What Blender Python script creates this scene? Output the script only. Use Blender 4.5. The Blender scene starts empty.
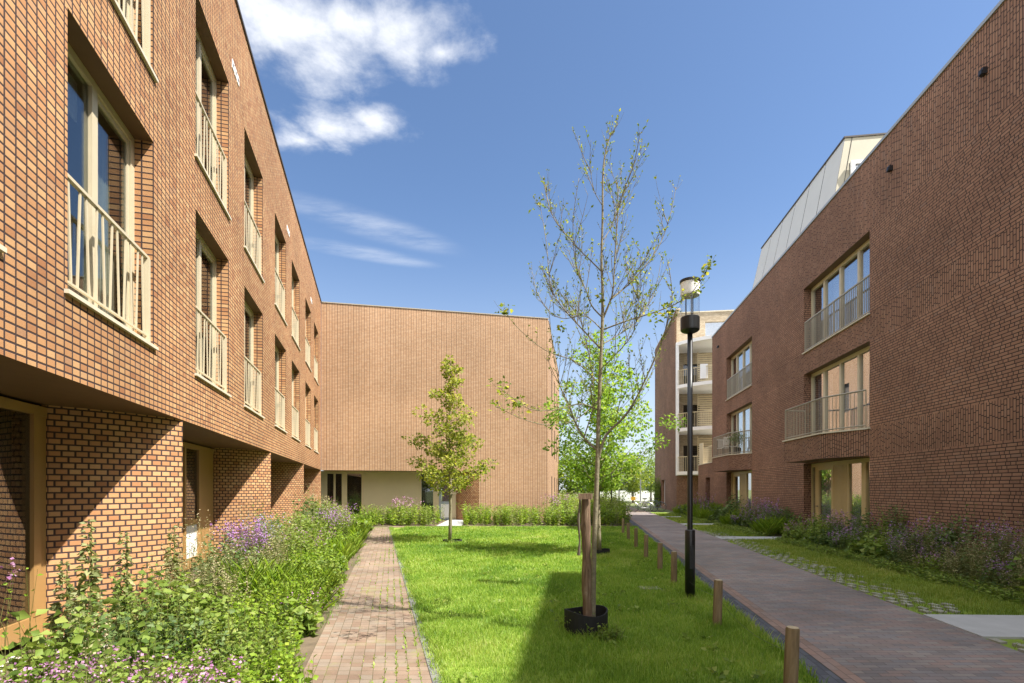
import bpy, math, random
import numpy as np
from mathutils import Vector, Matrix
random.seed(7)
rng = np.random.default_rng(11)
S = bpy.context.scene
C = S.collection
R = math.radians
EYE = 1.65; FP = 512.0; HZ = 489.0
def px(x, y, d):                        # photo pixel at depth d -> world point
    return ((x-512)/FP*d, d, EYE+(HZ-y)/FP*d)
def gx(x, d): return (x-512)/FP*d

# ------------------------------------------------------------------ camera
cam = bpy.data.cameras.new('camera'); co = bpy.data.objects.new('camera', cam); C.objects.link(co)
co.location = (0, 0, EYE); co.rotation_euler = (R(90), 0, 0)
cam.lens = 18; cam.sensor_width = 36; cam.shift_y = (HZ-341.5)/1024; cam.clip_end = 3000; cam.clip_start = .05
S.camera = co
S.render.resolution_x = 1024; S.render.resolution_y = 683
S.view_settings.view_transform = 'Standard'; S.view_settings.look = 'None'
S.view_settings.gamma = 1; S.view_settings.exposure = 1.22
S.cycles.use_denoising = True
S.cycles.max_bounces = 8; S.cycles.transparent_max_bounces = 24
S.cycles.sample_clamp_indirect = 8

# ------------------------------------------------------------------ node helper
class G:
    def __init__(s, nt): s.nt = nt
    def n(s, typ, ins=None, **kw):
        nd = s.nt.nodes.new(typ)
        for k, v in kw.items(): setattr(nd, k, v)
        for k, v in (ins or {}).items():
            if isinstance(v, bpy.types.NodeSocket): s.nt.links.new(v, nd.inputs[k])
            else: nd.inputs[k].default_value = v
        return nd
    def m(s, op, a, b=0.0, c=0.0, clamp=False):
        nd = s.n('ShaderNodeMath', operation=op, use_clamp=clamp)
        for i, v in enumerate((a, b, c)):
            if isinstance(v, bpy.types.NodeSocket): s.nt.links.new(v, nd.inputs[i])
            else: nd.inputs[i].default_value = v
        return nd.outputs[0]
    def ramp(s, fac, stops, interp='LINEAR'):
        nd = s.n('ShaderNodeValToRGB', {'Fac': fac}); cr = nd.color_ramp; cr.interpolation = interp
        while len(cr.elements) < len(stops): cr.elements.new(.5)
        for e, (p, c) in zip(cr.elements, stops):
            e.position = p; e.color = (*c, 1) if len(c) == 3 else c
        return nd.outputs['Color']
    def mix(s, fac, a, b, blend='MIX'):
        nd = s.n('ShaderNodeMix', data_type='RGBA', blend_type=blend)
        for i, v in ((0, fac), (6, a), (7, b)):
            if isinstance(v, bpy.types.NodeSocket): s.nt.links.new(v, nd.inputs[i])
            else: nd.inputs[i].default_value = v if i == 0 else (*v, 1)
        return nd.outputs[2]
    def sm(s, x, a, b, lo=0., hi=1.):
        nd = s.n('ShaderNodeMapRange', {'Value': x, 'From Min': a, 'From Max': b, 'To Min': lo, 'To Max': hi}, interpolation_type='SMOOTHSTEP')
        return nd.outputs['Result']
def new_mat(name):
    m = bpy.data.materials.new(name); m.use_nodes = True
    nt = m.node_tree; nt.nodes.clear(); g = G(nt)
    out = nt.nodes.new('ShaderNodeOutputMaterial')
    return m, g, out
def plain(name, col, rough=.6, metal=0., spec=.4, noise=0., nscale=8., bump=0.):
    m, g, out = new_mat(name)
    p = g.n('ShaderNodeBsdfPrincipled', {'Base Color': (*col, 1), 'Roughness': rough, 'Metallic': metal, 'Specular IOR Level': spec})
    if noise or bump:
        tc = g.n('ShaderNodeTexCoord'); nz = g.n('ShaderNodeTexNoise', {'Vector': tc.outputs['Object'], 'Scale': nscale, 'Detail': 5., 'Roughness': .6})
        if noise:
            c = g.ramp(nz.outputs['Fac'], [(.25, tuple(v*(1-noise) for v in col)), (.75, tuple(min(1, v*(1+noise)) for v in col))])
            g.nt.links.new(c, p.inputs['Base Color'])
        if bump:
            b = g.n('ShaderNodeBump', {'Height': nz.outputs['Fac'], 'Strength': bump, 'Distance': .02})
            g.nt.links.new(b.outputs[0], p.inputs['Normal'])
    g.nt.links.new(p.outputs[0], out.inputs[0]); return m
def brick(name, W, H, off, mx, my, cols, mortar, swap=False, wild=False, bump=.5, dirt=.18, rough=.85, big=.5, spec=.25, moss=None, pairdark=0.):
    m, g, out = new_mat(name)
    uv = g.n('ShaderNodeUVMap').outputs[0]
    sp = g.n('ShaderNodeSeparateXYZ', {0: uv}); u, v = sp.outputs[0], sp.outputs[1]
    if swap: u, v = v, u
    rw = g.m('DIVIDE', v, H); row = g.m('FLOOR', rw); fy = g.m('FRACT', rw)
    if wild:
        wn = g.n('ShaderNodeTexWhiteNoise', {'W': row}, noise_dimensions='1D').outputs['Value']
        sh = g.m('ADD', g.m('MULTIPLY', g.m('FLOOR', g.m('MULTIPLY', wn, 4.)), .25), g.m('MULTIPLY', g.m('MODULO', row, 2.), .125))
    else:
        sh = g.m('MULTIPLY', g.m('ABSOLUTE', g.m('MODULO', row, 2.)), off)
    cu = g.m('ADD', g.m('DIVIDE', u, W), sh); col = g.m('FLOOR', cu); fx = g.m('FRACT', cu)
    if wild:                                       # some bricks are split into two halves
        cv = g.n('ShaderNodeCombineXYZ', {0: col, 1: row, 2: 3.3}).outputs[0]
        rs = g.n('ShaderNodeTexWhiteNoise', {'Vector': cv}, noise_dimensions='3D').outputs['Value']
        half = g.m('GREATER_THAN', rs, .72)
        fx2 = g.m('FRACT', g.m('MULTIPLY', fx, 2.)); hid = g.m('FLOOR', g.m('MULTIPLY', fx, 2.))
        dx1 = g.m('MULTIPLY', g.m('MINIMUM', fx, g.m('SUBTRACT', 1., fx)), W)
        dx2 = g.m('MULTIPLY', g.m('MINIMUM', fx2, g.m('SUBTRACT', 1., fx2)), W/2)
        dx = g.m('ADD', g.m('MULTIPLY', dx2, half), g.m('MULTIPLY', dx1, g.m('SUBTRACT', 1., half)))
        col = g.m('ADD', col, g.m('MULTIPLY', g.m('MULTIPLY', hid, half), .5))
    else:
        dx = g.m('MULTIPLY', g.m('MINIMUM', fx, g.m('SUBTRACT', 1., fx)), W)
    dy = g.m('MULTIPLY', g.m('MINIMUM', fy, g.m('SUBTRACT', 1., fy)), H)
    ax = g.sm(dx, mx*.35, mx*.62); ay = g.sm(dy, my*.35, my*.62)
    if pairdark:
        odd = g.m('ABSOLUTE', g.m('MODULO', g.m('FLOOR', g.m('ADD', cu, .5)), 2.))
        ax = g.m('MAXIMUM', ax, g.m('MULTIPLY', odd, pairdark))
    face = g.m('MULTIPLY', ax, ay)
    cv = g.n('ShaderNodeCombineXYZ', {0: col, 1: row, 2: 0.}).outputs[0]
    rnd = g.n('ShaderNodeTexWhiteNoise', {'Vector': cv}, noise_dimensions='3D').outputs['Value']
    bc = g.ramp(rnd, cols)
    geo = g.n('ShaderNodeTexCoord').outputs['Object']
    n1 = g.n('ShaderNodeTexNoise', {'Vector': geo, 'Scale': big, 'Detail': 4., 'Roughness': .6}).outputs['Fac']
    n2 = g.n('ShaderNodeTexNoise', {'Vector': geo, 'Scale': 60., 'Detail': 3.}).outputs['Fac']
    n0 = g.n('ShaderNodeTexNoise', {'Vector': geo, 'Scale': .22, 'Detail': 2.}).outputs['Fac']
    f = g.m('ADD', g.m('MULTIPLY', g.sm(n1, .3, .7, 1-dirt, 1+dirt*.5), g.sm(n0, .35, .65, .93, 1.06)), g.m('MULTIPLY', g.m('SUBTRACT', n2, .5), .25))
    cc = g.mix(face, mortar, bc)
    cc = g.mix(1., cc, g.n('ShaderNodeCombineColor', {0: f, 1: f, 2: f}).outputs[0], 'MULTIPLY')
    if moss:
        n3 = g.n('ShaderNodeTexNoise', {'Vector': geo, 'Scale': 1.6, 'Detail': 6., 'Roughness': .75}).outputs['Fac']
        mk = g.m('MULTIPLY', g.sm(n3, .52, .66), g.m('SUBTRACT', 1.0, g.m('MULTIPLY', face, .75)), clamp=True)
        cc = g.mix(mk, cc, moss)
    p = g.n('ShaderNodeBsdfPrincipled', {'Base Color': cc, 'Roughness': rough, 'Specular IOR Level': spec})
    hgt = g.m('ADD', face, g.m('MULTIPLY', g.m('ADD', rnd, n2), .25))
    b = g.n('ShaderNodeBump', {'Height': hgt, 'Strength': bump, 'Distance': .008})
    g.nt.links.new(b.outputs[0], p.inputs['Normal'])
    g.nt.links.new(p.outputs[0], out.inputs[0]); return m
def leaf_mat(name, stops, trans=.35, tcol=1.5, rough=.5):
    m, g, out = new_mat(name)
    a = g.n('ShaderNodeAttribute', attribute_name='rnd').outputs['Fac']
    c = g.ramp(a, stops)
    p = g.n('ShaderNodeBsdfPrincipled', {'Base Color': c, 'Roughness': rough, 'Specular IOR Level': .25})
    tc = g.mix(1., c, (tcol, tcol, tcol*.6), 'MULTIPLY')
    t = g.n('ShaderNodeBsdfTranslucent', {'Color': tc})
    mx = g.n('ShaderNodeMixShader', {0: trans, 1: p.outputs[0], 2: t.outputs[0]})
    g.nt.links.new(mx.outputs[0], out.inputs[0]); return m
def glass_mat(name, tint=(.75, .8, .8), refl=.12, edge=.9, rough=.0):
    m, g, out = new_mat(name)
    lw = g.n('ShaderNodeLayerWeight', {'Blend': .35}).outputs['Facing']
    f = g.m('ADD', g.m('MULTIPLY', g.m('POWER', lw, 2.2), edge-refl), refl, clamp=True)
    t = g.n('ShaderNodeBsdfTransparent', {'Color': (*tint, 1)})
    gl = g.n('ShaderNodeBsdfGlossy', {'Color': (.95, .97, 1., 1), 'Roughness': rough})
    mx = g.n('ShaderNodeMixShader', {0: f, 1: t.outputs[0], 2: gl.outputs[0]})
    g.nt.links.new(mx.outputs[0], out.inputs[0]); return m

def grain(name, stops, sc=26., rough=.9):
    m, g, out = new_mat(name)
    tc = g.n('ShaderNodeTexCoord').outputs['Object']; mp = g.n('ShaderNodeMapping', {'Vector': tc, 'Scale': (1., 1., .09)}).outputs[0]
    nz = g.n('ShaderNodeTexNoise', {'Vector': mp, 'Scale': sc, 'Detail': 6., 'Roughness': .65, 'Distortion': .6}).outputs['Fac']
    p = g.n('ShaderNodeBsdfPrincipled', {'Base Color': g.ramp(nz, stops), 'Roughness': rough, 'Specular IOR Level': .2})
    b = g.n('ShaderNodeBump', {'Height': nz, 'Strength': .9, 'Distance': .012}); g.nt.links.new(b.outputs[0], p.inputs['Normal'])
    g.nt.links.new(p.outputs[0], out.inputs[0]); return m

# ------------------------------------------------------------------ materials
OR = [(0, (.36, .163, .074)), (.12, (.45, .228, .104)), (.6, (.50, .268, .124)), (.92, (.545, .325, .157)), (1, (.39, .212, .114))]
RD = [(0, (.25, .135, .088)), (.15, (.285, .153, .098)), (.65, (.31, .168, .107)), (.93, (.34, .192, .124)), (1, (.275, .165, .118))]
MB_DARK = (.058, .037, .034)
M = dict(
  stack = brick('orange_brick_stacked', .118, .067, 0, .017, .0165, OR, MB_DARK),
  bond = brick('orange_brick_bonded', .118, .067, .5, .020, .018, OR, MB_DARK),
  backstack = brick('orange_brick_vertical_joints', .125, .067, 0, .022, .010, [(0, (.425, .257, .147)), (.5, (.46, .288, .17)), (1, (.49, .318, .194))], (.13, .085, .06), pairdark=.40, dirt=.10),
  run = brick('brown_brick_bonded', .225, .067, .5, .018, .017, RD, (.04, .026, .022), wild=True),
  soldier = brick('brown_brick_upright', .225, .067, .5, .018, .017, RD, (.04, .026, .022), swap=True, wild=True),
  tan = brick('tan_brick', .21, .067, .5, .012, .012, [(0, (.42, .33, .22)), (1, (.58, .48, .34))], (.3, .25, .2)),
  road = brick('road_clinker', .21, .072, .5, .006, .005, [(0, (.185, .17, .165)), (.25, (.235, .20, .18)), (.5, (.265, .20, .175)), (.75, (.21, .20, .20)), (1, (.275, .24, .21))], (.10, .088, .085), bump=.3, dirt=.2, big=.8),
  edge = brick('road_edge_clinker', .21, .085, .5, .006, .005, [(0, (.21, .15, .12)), (.5, (.27, .185, .145)), (1, (.22, .18, .16))], (.06, .05, .05), bump=.3),
  gutter = brick('dark_gutter_clinker', .21, .085, .5, .005, .005, [(0, (.065, .07, .08)), (1, (.11, .115, .13))], (.03, .03, .03), bump=.3),
  path = brick('garden_path_clinker', .105, .105, 0, .006, .006, [(0, (.21, .142, .10)), (.3, (.235, .168, .12)), (.6, (.255, .19, .14)), (1, (.24, .195, .15))], (.11, .09, .05), bump=.3, dirt=.25, big=1.2, moss=(.20, .22, .05)),
  grey_edge = brick('grey_edging', .2, .4, 0, .008, .008, [(0, (.15, .15, .145)), (1, (.21, .21, .20))], (.1, .1, .08), moss=(.15, .19, .04)),
  slab = plain('concrete_slab', (.40, .41, .40), .85, noise=.12, nscale=3., bump=.15),
  paver = plain('concrete_paver', (.29, .29, .235), .9, noise=.2, nscale=6., bump=.2),
  cream = plain('cream_paint', (.54, .465, .32), .45, noise=.05),
  beige = plain('beige_panel', (.62, .52, .33), .5, noise=.05),
  gold = plain('gold_frame', (.40, .23, .085), .35, noise=.08, nscale=3., spec=.5),
  gold_r = plain('ochre_panel', (.50, .37, .17), .45, noise=.05),
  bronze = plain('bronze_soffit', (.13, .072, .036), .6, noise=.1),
  rail_r = plain('taupe_rail', (.33, .29, .22), .4, noise=.05, spec=.5),
  stone = plain('sill_stone', (.58, .52, .40), .6, noise=.1),
  dark = plain('dark_metal', (.018, .018, .02), .4, spec=.5),
  cap = plain('roof_capping', (.09, .075, .065), .45, metal=.3),
  capg = plain('pale_roof_capping', (.42, .42, .40), .4, metal=.4),
  roof = plain('roof_felt', (.06, .06, .06), .9),
  room = plain('room_interior', (.10, .085, .07), .9),
  white = plain('white_paint', (.84, .83, .80), .5, noise=.04),
  plaster = plain('cream_plaster', (.62, .545, .36), .8, noise=.04, nscale=2.),
  cladding = plain('pale_cladding', (.60, .59, .55), .5, noise=.04, nscale=1.5),
  claddingc = plain('cream_cladding', (.44, .395, .285), .5, noise=.04, nscale=1.5),
  curtain = plain('curtain_cloth', (.74, .70, .62), .9, noise=.08, nscale=20.),
  curtainw = plain('white_curtain', (.72, .70, .74), .9, noise=.08, nscale=20.),
  glass = glass_mat('window_glass', (.62, .66, .64), .08, .62),
  glass_r = glass_mat('coated_glass', (.74, .78, .82), .36, .95),
  lampglass = glass_mat('lamp_glass', (.93, .95, .95), .05, .6),
  black = plain('black_lamp_paint', (.012, .013, .014), .35, spec=.5),
  rubber = plain('black_rubber', (.016, .016, .016), .8),
  stake = grain('weathered_stake', [(.3, (.075, .05, .032)), (.5, (.19, .125, .08)), (.62, (.26, .19, .13)), (.75, (.46, .40, .31))], 34.),
  bollard = grain('bollard_wood', [(.25, (.12, .085, .05)), (.5, (.22, .16, .09)), (.8, (.33, .25, .15))]),
  endgrain = plain('pale_end_grain', (.42, .35, .22), .9, noise=.2, nscale=30.),
  bark = plain('pale_bark', (.22, .19, .12), .85, noise=.35, nscale=20., bump=.5),
  twig = plain('grey_twig', (.15, .125, .09), .85, noise=.2, nscale=10.),
  soil = plain('garden_soil', (.13, .098, .062), .95, noise=.4, nscale=4., bump=.6),
  gravel = plain('pale_gravel', (.62, .58, .50), .9, noise=.2, nscale=12.),
  lawn = plain('lawn_soil', (.18, .26, .03), .95, noise=.35, nscale=2., bump=.3),
  meadow = plain('far_ground', (.13, .15, .05), .95, noise=.3, nscale=.3),
  rust = plain('faded_tyre', (.03, .03, .03), .7),
  chrome = plain('bike_metal', (.45, .45, .46), .3, metal=.8),
  yellow = plain('yellow_plastic', (.75, .45, .03), .5),
  wallw = plain('white_render', (.80, .79, .76), .7),
  greyb = plain('grey_render', (.34, .33, .33), .8, noise=.1, nscale=.5),
  stem = leaf_mat('green_stem', [(0, (.10, .12, .03)), (1, (.20, .19, .07))], .1),
  grass = leaf_mat('grass_blade', [(0, (.09, .18, .025)), (.3, (.165, .29, .032)), (.55, (.28, .395, .06)), (.8, (.40, .46, .12)), (1, (.54, .50, .25))], .42, 1.4),
  dry_grass = leaf_mat('dry_grass_blade', [(0, (.12, .19, .025)), (.4, (.22, .29, .045)), (.75, (.34, .37, .08)), (1, (.48, .44, .20))], .4, 1.4),
  l_mid = leaf_mat('mid_green_leaf', [(0, (.085, .145, .028)), (.5, (.20, .285, .05)), (1, (.34, .39, .10))], .38),
  l_lime = leaf_mat('lime_leaf', [(0, (.13, .23, .022)), (.5, (.24, .36, .035)), (1, (.36, .44, .06))], .42),
  l_grey = leaf_mat('sage_leaf', [(0, (.15, .18, .075)), (.5, (.27, .30, .12)), (1, (.40, .39, .19))], .33),
  l_dark = leaf_mat('dark_green_leaf', [(0, (.06, .11, .035)), (.6, (.15, .22, .07)), (1, (.25, .32, .12))], .3),
  l_tree = leaf_mat('young_tree_leaf', [(0, (.08, .125, .02)), (.5, (.18, .24, .035)), (.85, (.34, .37, .06)), (1, (.50, .46, .08))], .45),
  l_tree2 = leaf_mat('fresh_tree_leaf', [(0, (.09, .175, .022)), (.5, (.22, .35, .045)), (1, (.42, .50, .10))], .5),
  l_maple = leaf_mat('maple_leaf', [(0, (.10, .13, .025)), (.5, (.25, .29, .045)), (1, (.46, .43, .09))], .45),
  f_pink = leaf_mat('pink_petal', [(0, (.36, .15, .33)), (.6, (.50, .26, .45)), (1, (.64, .42, .56))], .3, 1.),
  f_purple = leaf_mat('purple_petal', [(0, (.30, .13, .38)), (.6, (.42, .22, .50)), (1, (.55, .36, .60))], .3, 1.),
  f_blue = leaf_mat('lavender_blue_petal', [(0, (.28, .26, .52)), (1, (.45, .43, .66))], .3, 1.),
  f_straw = leaf_mat('straw_seed_head', [(0, (.30, .24, .12)), (1, (.50, .42, .26))], .3, 1.),
)

# ------------------------------------------------------------------ mesh builder
class MB:
    def __init__(s): s.v = []; s.f = []; s.uv = []; s.mi = []; s.cur = 0
    def face(s, pts, uvs=None):
        i = len(s.v); s.v += [tuple(p) for p in pts]; s.f.append(tuple(range(i, i+len(pts))))
        if uvs is None:
            a, b, c = Vector(pts[0]), Vector(pts[1]), Vector(pts[2]); n = (b-a).cross(c-a)
            ax = max(range(3), key=lambda k: abs(n[k]))
            o = [(1, 2), (0, 2), (0, 1)][ax]; uvs = [(p[o[0]], p[o[1]]) for p in pts]
        s.uv += [tuple(q) for q in uvs]; s.mi.append(s.cur)
    def box(s, x0, x1, y0, y1, z0, z1, skip=''):
        P = lambda a, b, c: (a, b, c)
        if 'f' not in skip: s.face([P(x0,y0,z0), P(x1,y0,z0), P(x1,y0,z1), P(x0,y0,z1)])
        if 'b' not in skip: s.face([P(x1,y1,z0), P(x0,y1,z0), P(x0,y1,z1), P(x1,y1,z1)])
        if 'l' not in skip: s.face([P(x0,y1,z0), P(x0,y0,z0), P(x0,y0,z1), P(x0,y1,z1)])
        if 'r' not in skip: s.face([P(x1,y0,z0), P(x1,y1,z0), P(x1,y1,z1), P(x1,y0,z1)])
        if 'd' not in skip: s.face([P(x0,y1,z0), P(x1,y1,z0), P(x1,y0,z0), P(x0,y0,z0)])
        if 'u' not in skip: s.face([P(x0,y0,z1), P(x1,y0,z1), P(x1,y1,z1), P(x0,y1,z1)])
        return s
    def prism(s, poly, z0, z1, top=True, bot=True):      # poly counter-clockwise (x,y)
        L = 0
        n = len(poly)
        for i in range(n):
            a, b = poly[i], poly[(i+1) % n]; l = math.dist(a, b)
            s.face([(*a, z0), (*b, z0), (*b, z1), (*a, z1)], [(L, z0), (L+l, z0), (L+l, z1), (L, z1)]); L += l
        if top: s.face([(*p, z1) for p in poly])
        if bot: s.face([(*p, z0) for p in reversed(poly)])
        return s
    def tube(s, path, rad, n=8, caps=True):
        path = [Vector(p) for p in path]
        if not hasattr(rad, '__len__'): rad = [rad]*len(path)
        rings = []; up = None
        for i, p in enumerate(path):
            t = (path[min(i+1, len(path)-1)]-path[max(i-1, 0)]).normalized()
            if up is None:
                up = Vector((0, 0, 1)) if abs(t.z) < .9 else Vector((1, 0, 0))
            a = t.cross(up).normalized(); b = a.cross(t).normalized(); up = b
            i0 = len(s.v)
            s.v += [tuple(p+(a*math.cos(2*math.pi*k/n)+b*math.sin(2*math.pi*k/n))*rad[i]) for k in range(n)]
            rings.append(i0)
        for r0, r1 in zip(rings, rings[1:]):
            for k in range(n):
                s.f.append((r0+k, r0+(k+1) % n, r1+(k+1) % n, r1+k)); s.uv += [(k/n, 0), ((k+1)/n, 0), ((k+1)/n, 1), (k/n, 1)]; s.mi.append(s.cur)
        if caps:
            s.f.append(tuple(rings[0]+k for k in reversed(range(n)))); s.uv += [(0, 0)]*n; s.mi.append(s.cur)
            s.f.append(tuple(rings[-1]+k for k in range(n))); s.uv += [(0, 0)]*n; s.mi.append(s.cur)
        return s
    def bar(s, a, b, w, t=None):                        # rectangular bar between two points
        return s.tube([a, b], w/1.414, 4)
    def lathe(s, prof, c=(0, 0), n=24):                 # prof: list of (r, z)
        i0 = len(s.v)
        for r, z in prof:
            s.v += [(c[0]+r*math.cos(2*math.pi*k/n), c[1]+r*math.sin(2*math.pi*k/n), z) for k in range(n)]
        for j in range(len(prof)-1):
            for k in range(n):
                a = i0+j*n; b = a+n
                s.f.append((a+k, a+(k+1) % n, b+(k+1) % n, b+k)); s.uv += [(k/n, 0), ((k+1)/n, 0), ((k+1)/n, 1), (k/n, 1)]; s.mi.append(s.cur)
        return s
    def build(s, name, mats, parent=None, smooth=False, origin=None):
        me = bpy.data.meshes.new(name)
        vs = s.v if origin is None else [(a-origin[0], b-origin[1], c-origin[2]) for a, b, c in s.v]
        me.from_pydata(vs, [], s.f)
        uvl = me.uv_layers.new(name='UVMap'); uvl.data.foreach_set('uv', [x for q in s.uv for x in q])
        for m in (mats if isinstance(mats, (list, tuple)) else [mats]): me.materials.append(m)
        me.polygons.foreach_set('material_index', s.mi)
        if smooth: me.polygons.foreach_set('use_smooth', [True]*len(me.polygons))
        me.update()
        o = bpy.data.objects.new(name, me); C.objects.link(o)
        if parent: o.parent = parent
        if origin is not None and not parent: o.location = origin
        return o
def tag(o, label=None, cat=None, group=None, kind=None):
    if label: o['label'] = label
    if cat: o['category'] = cat
    if group: o['group'] = group
    if kind: o['kind'] = kind
    return o
def thing(name, label, cat, loc=(0, 0, 0), rz=0., group=None):
    o = bpy.data.objects.new(name, None); C.objects.link(o); o.empty_display_size = .2
    o.location = loc; o.rotation_euler = (0, 0, rz); return tag(o, label, cat, group)
def struct(o): o['kind'] = 'structure'; return o
def copy_tree(o, parent=None, loc=None):
    c = o.copy(); C.objects.link(c)
    if parent: c.parent = parent
    if loc is not None: c.location = loc
    for ch in list(o.children): copy_tree(ch, c)
    return c

# ------------------------------------------------------------------ foliage builder (numpy)
def unit(a): return a/np.maximum(np.linalg.norm(a, axis=1, keepdims=True), 1e-9)
class Fol:
    def __init__(s): s.V = []; s.F = []; s.r = []; s.m = []; s.n = 0
    def add(s, v, f, r, mi):
        s.V.append(v.astype(np.float32)); s.F.append((f+s.n).astype(np.int32)); s.r.append(r.astype(np.float32)); s.m.append(np.full(len(f), mi, np.int32)); s.n += len(v)
    def leaves(s, p, d, size, mi=0, ratio=.3, r=None, fold=.25, droop=.15):
        N = len(p); 
        if N == 0: return
        d = unit(d); size = np.broadcast_to(size, (N,)).reshape(N, 1)
        q = rng.normal(size=(N, 3)); q[:, 2] *= .5
        side = unit(np.cross(d, q+np.array([0, 0, 1.2]))); nrm = unit(np.cross(side, d))
        nrm *= np.where(nrm[:, 2:3] < 0, -1, 1)
        w = size*ratio
        mid = p+d*size*.45
        a = p; b = mid-side*w+nrm*w*fold; c = p+d*size-nrm*size*droop; e = mid+side*w+nrm*w*fold
        v = np.stack([a, b, c, e], 1).reshape(-1, 3); i = np.arange(N)[:, None]*4
        f = np.concatenate([i+np.array([[0, 1, 2]]), i+np.array([[0, 2, 3]])], 1).reshape(-1, 3)
        if r is None: r = rng.random(N)
        s.add(v, f, np.repeat(r, 2), mi)
    def stems(s, base, tip, bend, rad, mi=1):            # thin three-sided curved stems
        N = len(base); rad = np.broadcast_to(rad, (N,)).reshape(N, 1)
        rings = []
        for t, k in ((0, 1.), (.5, .8), (1., .35)):
            c = base+(tip-base)*t+bend*(t*(1-t)*2)
            for a in (0, 2.094, 4.189):
                rings.append(c+rad*k*np.array([math.cos(a), math.sin(a), 0]))
        v = np.stack(rings, 1).reshape(-1, 3); i = np.arange(N)[:, None]*9
        fs = []
        for r0 in (0, 3):
            for k in range(3):
                a, b = r0+k, r0+(k+1) % 3
                fs += [[a, b, b+3], [a, b+3, a+3]]
        f = np.concatenate([i+np.array([q]) for q in fs], 1).reshape(-1, 3)
        s.add(v, f, np.repeat(rng.random(N), len(fs)), mi)
    def tubes(s, mb, mi):                                # fold in an MB of quads
        v = np.array(mb.v, np.float32); tr = []
        for q in mb.f:
            for k in range(1, len(q)-1): tr.append((q[0], q[k], q[k+1]))
        s.add(v, np.array(tr), rng.random(len(tr)), mi)
    def build(s, name, mats, parent=None, origin=(0, 0, 0), loc=True):
        v = np.concatenate(s.V)-np.array(origin, np.float32); f = np.concatenate(s.F)
        me = bpy.data.meshes.new(name)
        me.vertices.add(len(v)); me.vertices.foreach_set('co', v.ravel())
        me.loops.add(f.size); me.loops.foreach_set('vertex_index', f.ravel())
        me.polygons.add(len(f)); me.polygons.foreach_set('loop_start', np.arange(len(f), dtype=np.int32)*3)
        me.polygons.foreach_set('material_index', np.concatenate(s.m))
        for m in mats: me.materials.append(m)
        at = me.attributes.new('rnd', 'FLOAT', 'FACE'); at.data.foreach_set('value', np.concatenate(s.r))
        me.update(calc_edges=True); me.validate()
        o = bpy.data.objects.new(name, me); C.objects.link(o)
        if parent: o.parent = parent
        else: o.location = origin
        return o
def dirs(n, up=.3, spread=1.):
    a = rng.uniform(0, 2*math.pi, n); z = rng.normal(up, .35*spread, n)
    return np.stack([np.cos(a), np.sin(a), z], 1)
def herb(fo, pts, h, lean=.18, stems=4, nl=12, leaf=.05, ratio=.3, li=0, si=1, fi=None, nf=14, fr=.05, fh=.12, fs=.016, t0=.1, rad=.003, fprob=.8, up=.35, taper=.5, bias=None):
    """leafy stems at pts (N,2|3); h per point; optional flower spikes (fi) at the tips"""
    pts = np.asarray(pts, float); N = len(pts)
    if N == 0: return
    if pts.shape[1] == 2: pts = np.concatenate([pts, np.zeros((N, 1))], 1)
    h = np.broadcast_to(h, (N,)).astype(float)
    b = np.repeat(pts, stems, 0); hh = np.repeat(h, stems)*rng.uniform(.7, 1.08, N*stems)
    b = b+np.concatenate([rng.normal(0, .035, (N*stems, 2)), np.zeros((N*stems, 1))], 1)
    a = rng.uniform(0, 2*math.pi, N*stems); ln = np.abs(rng.normal(0, lean, N*stems))*hh
    off = np.stack([np.cos(a)*ln, np.sin(a)*ln, np.zeros_like(a)], 1)
    tip = b+off; tip[:, 2] += hh
    bend = np.stack([-np.cos(a)*ln*.4, -np.sin(a)*ln*.4, hh*.06], 1)
    fo.stems(b, tip, bend, rad, si)
    t = np.clip(np.tile(np.linspace(t0, .97, nl), (N*stems, 1))+rng.uniform(-.03, .03, (N*stems, nl)), 0, 1)[..., None]
    p = b[:, None]+(tip-b)[:, None]*t+bend[:, None]*(t*(1-t)*2)
    sz = leaf*(1.15-taper*t[..., 0])*rng.uniform(.6, 1.2, t.shape[:2])
    pr = np.clip(np.repeat(rng.normal(.45, .2, N*stems), nl)+rng.normal(0, .17, N*stems*nl), 0, 1)
    fo.leaves(p.reshape(-1, 3), dirs(N*stems*nl, up), sz.ravel(), li, ratio, pr)
    if fi is not None:
        k = rng.random(N*stems) < fprob; tp = tip[k]; n2 = len(tp)
        q = np.repeat(tp, nf, 0); tt = rng.random(n2*nf)
        q = q+np.stack([rng.normal(0, fr, n2*nf)*(1-tt*.7), rng.normal(0, fr, n2*nf)*(1-tt*.7), (tt-.6)*fh], 1)
        fo.leaves(q, dirs(n2*nf, .5), fs*rng.uniform(.7, 1.3, n2*nf), fi, .45)

# ------------------------------------------------------------------ world + sun
SUN = Vector((.958, -.381, 1.44)).normalized()
el = math.asin(SUN.z); az = math.atan2(SUN.x, SUN.y)
w = bpy.data.worlds.new('World'); S.world = w; w.use_nodes = True
nt = w.node_tree; nt.nodes.clear(); g = G(nt)
sky = g.n('ShaderNodeTexSky', sky_type='NISHITA', sun_disc=False, sun_elevation=el, sun_rotation=az, air_density=1.0, dust_density=.6, ozone_density=5.0, altitude=50)
tc = g.n('ShaderNodeTexCoord').outputs['Generated']
sp = g.n('ShaderNodeSeparateXYZ', {0: tc})
zz = g.m('MAXIMUM', sp.outputs[2], .02)
cx = g.m('DIVIDE', sp.outputs[0], zz); cy = g.m('DIVIDE', sp.outputs[1], zz)   # point on a flat cloud layer overhead
cp = g.n('ShaderNodeCombineXYZ', {0: cx, 1: cy, 2: .37}).outputs[0]
n1 = g.n('ShaderNodeTexNoise', {'Vector': cp, 'Scale': 6.5, 'Detail': 10., 'Roughness': .62, 'Distortion': .15}).outputs['Fac']
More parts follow.
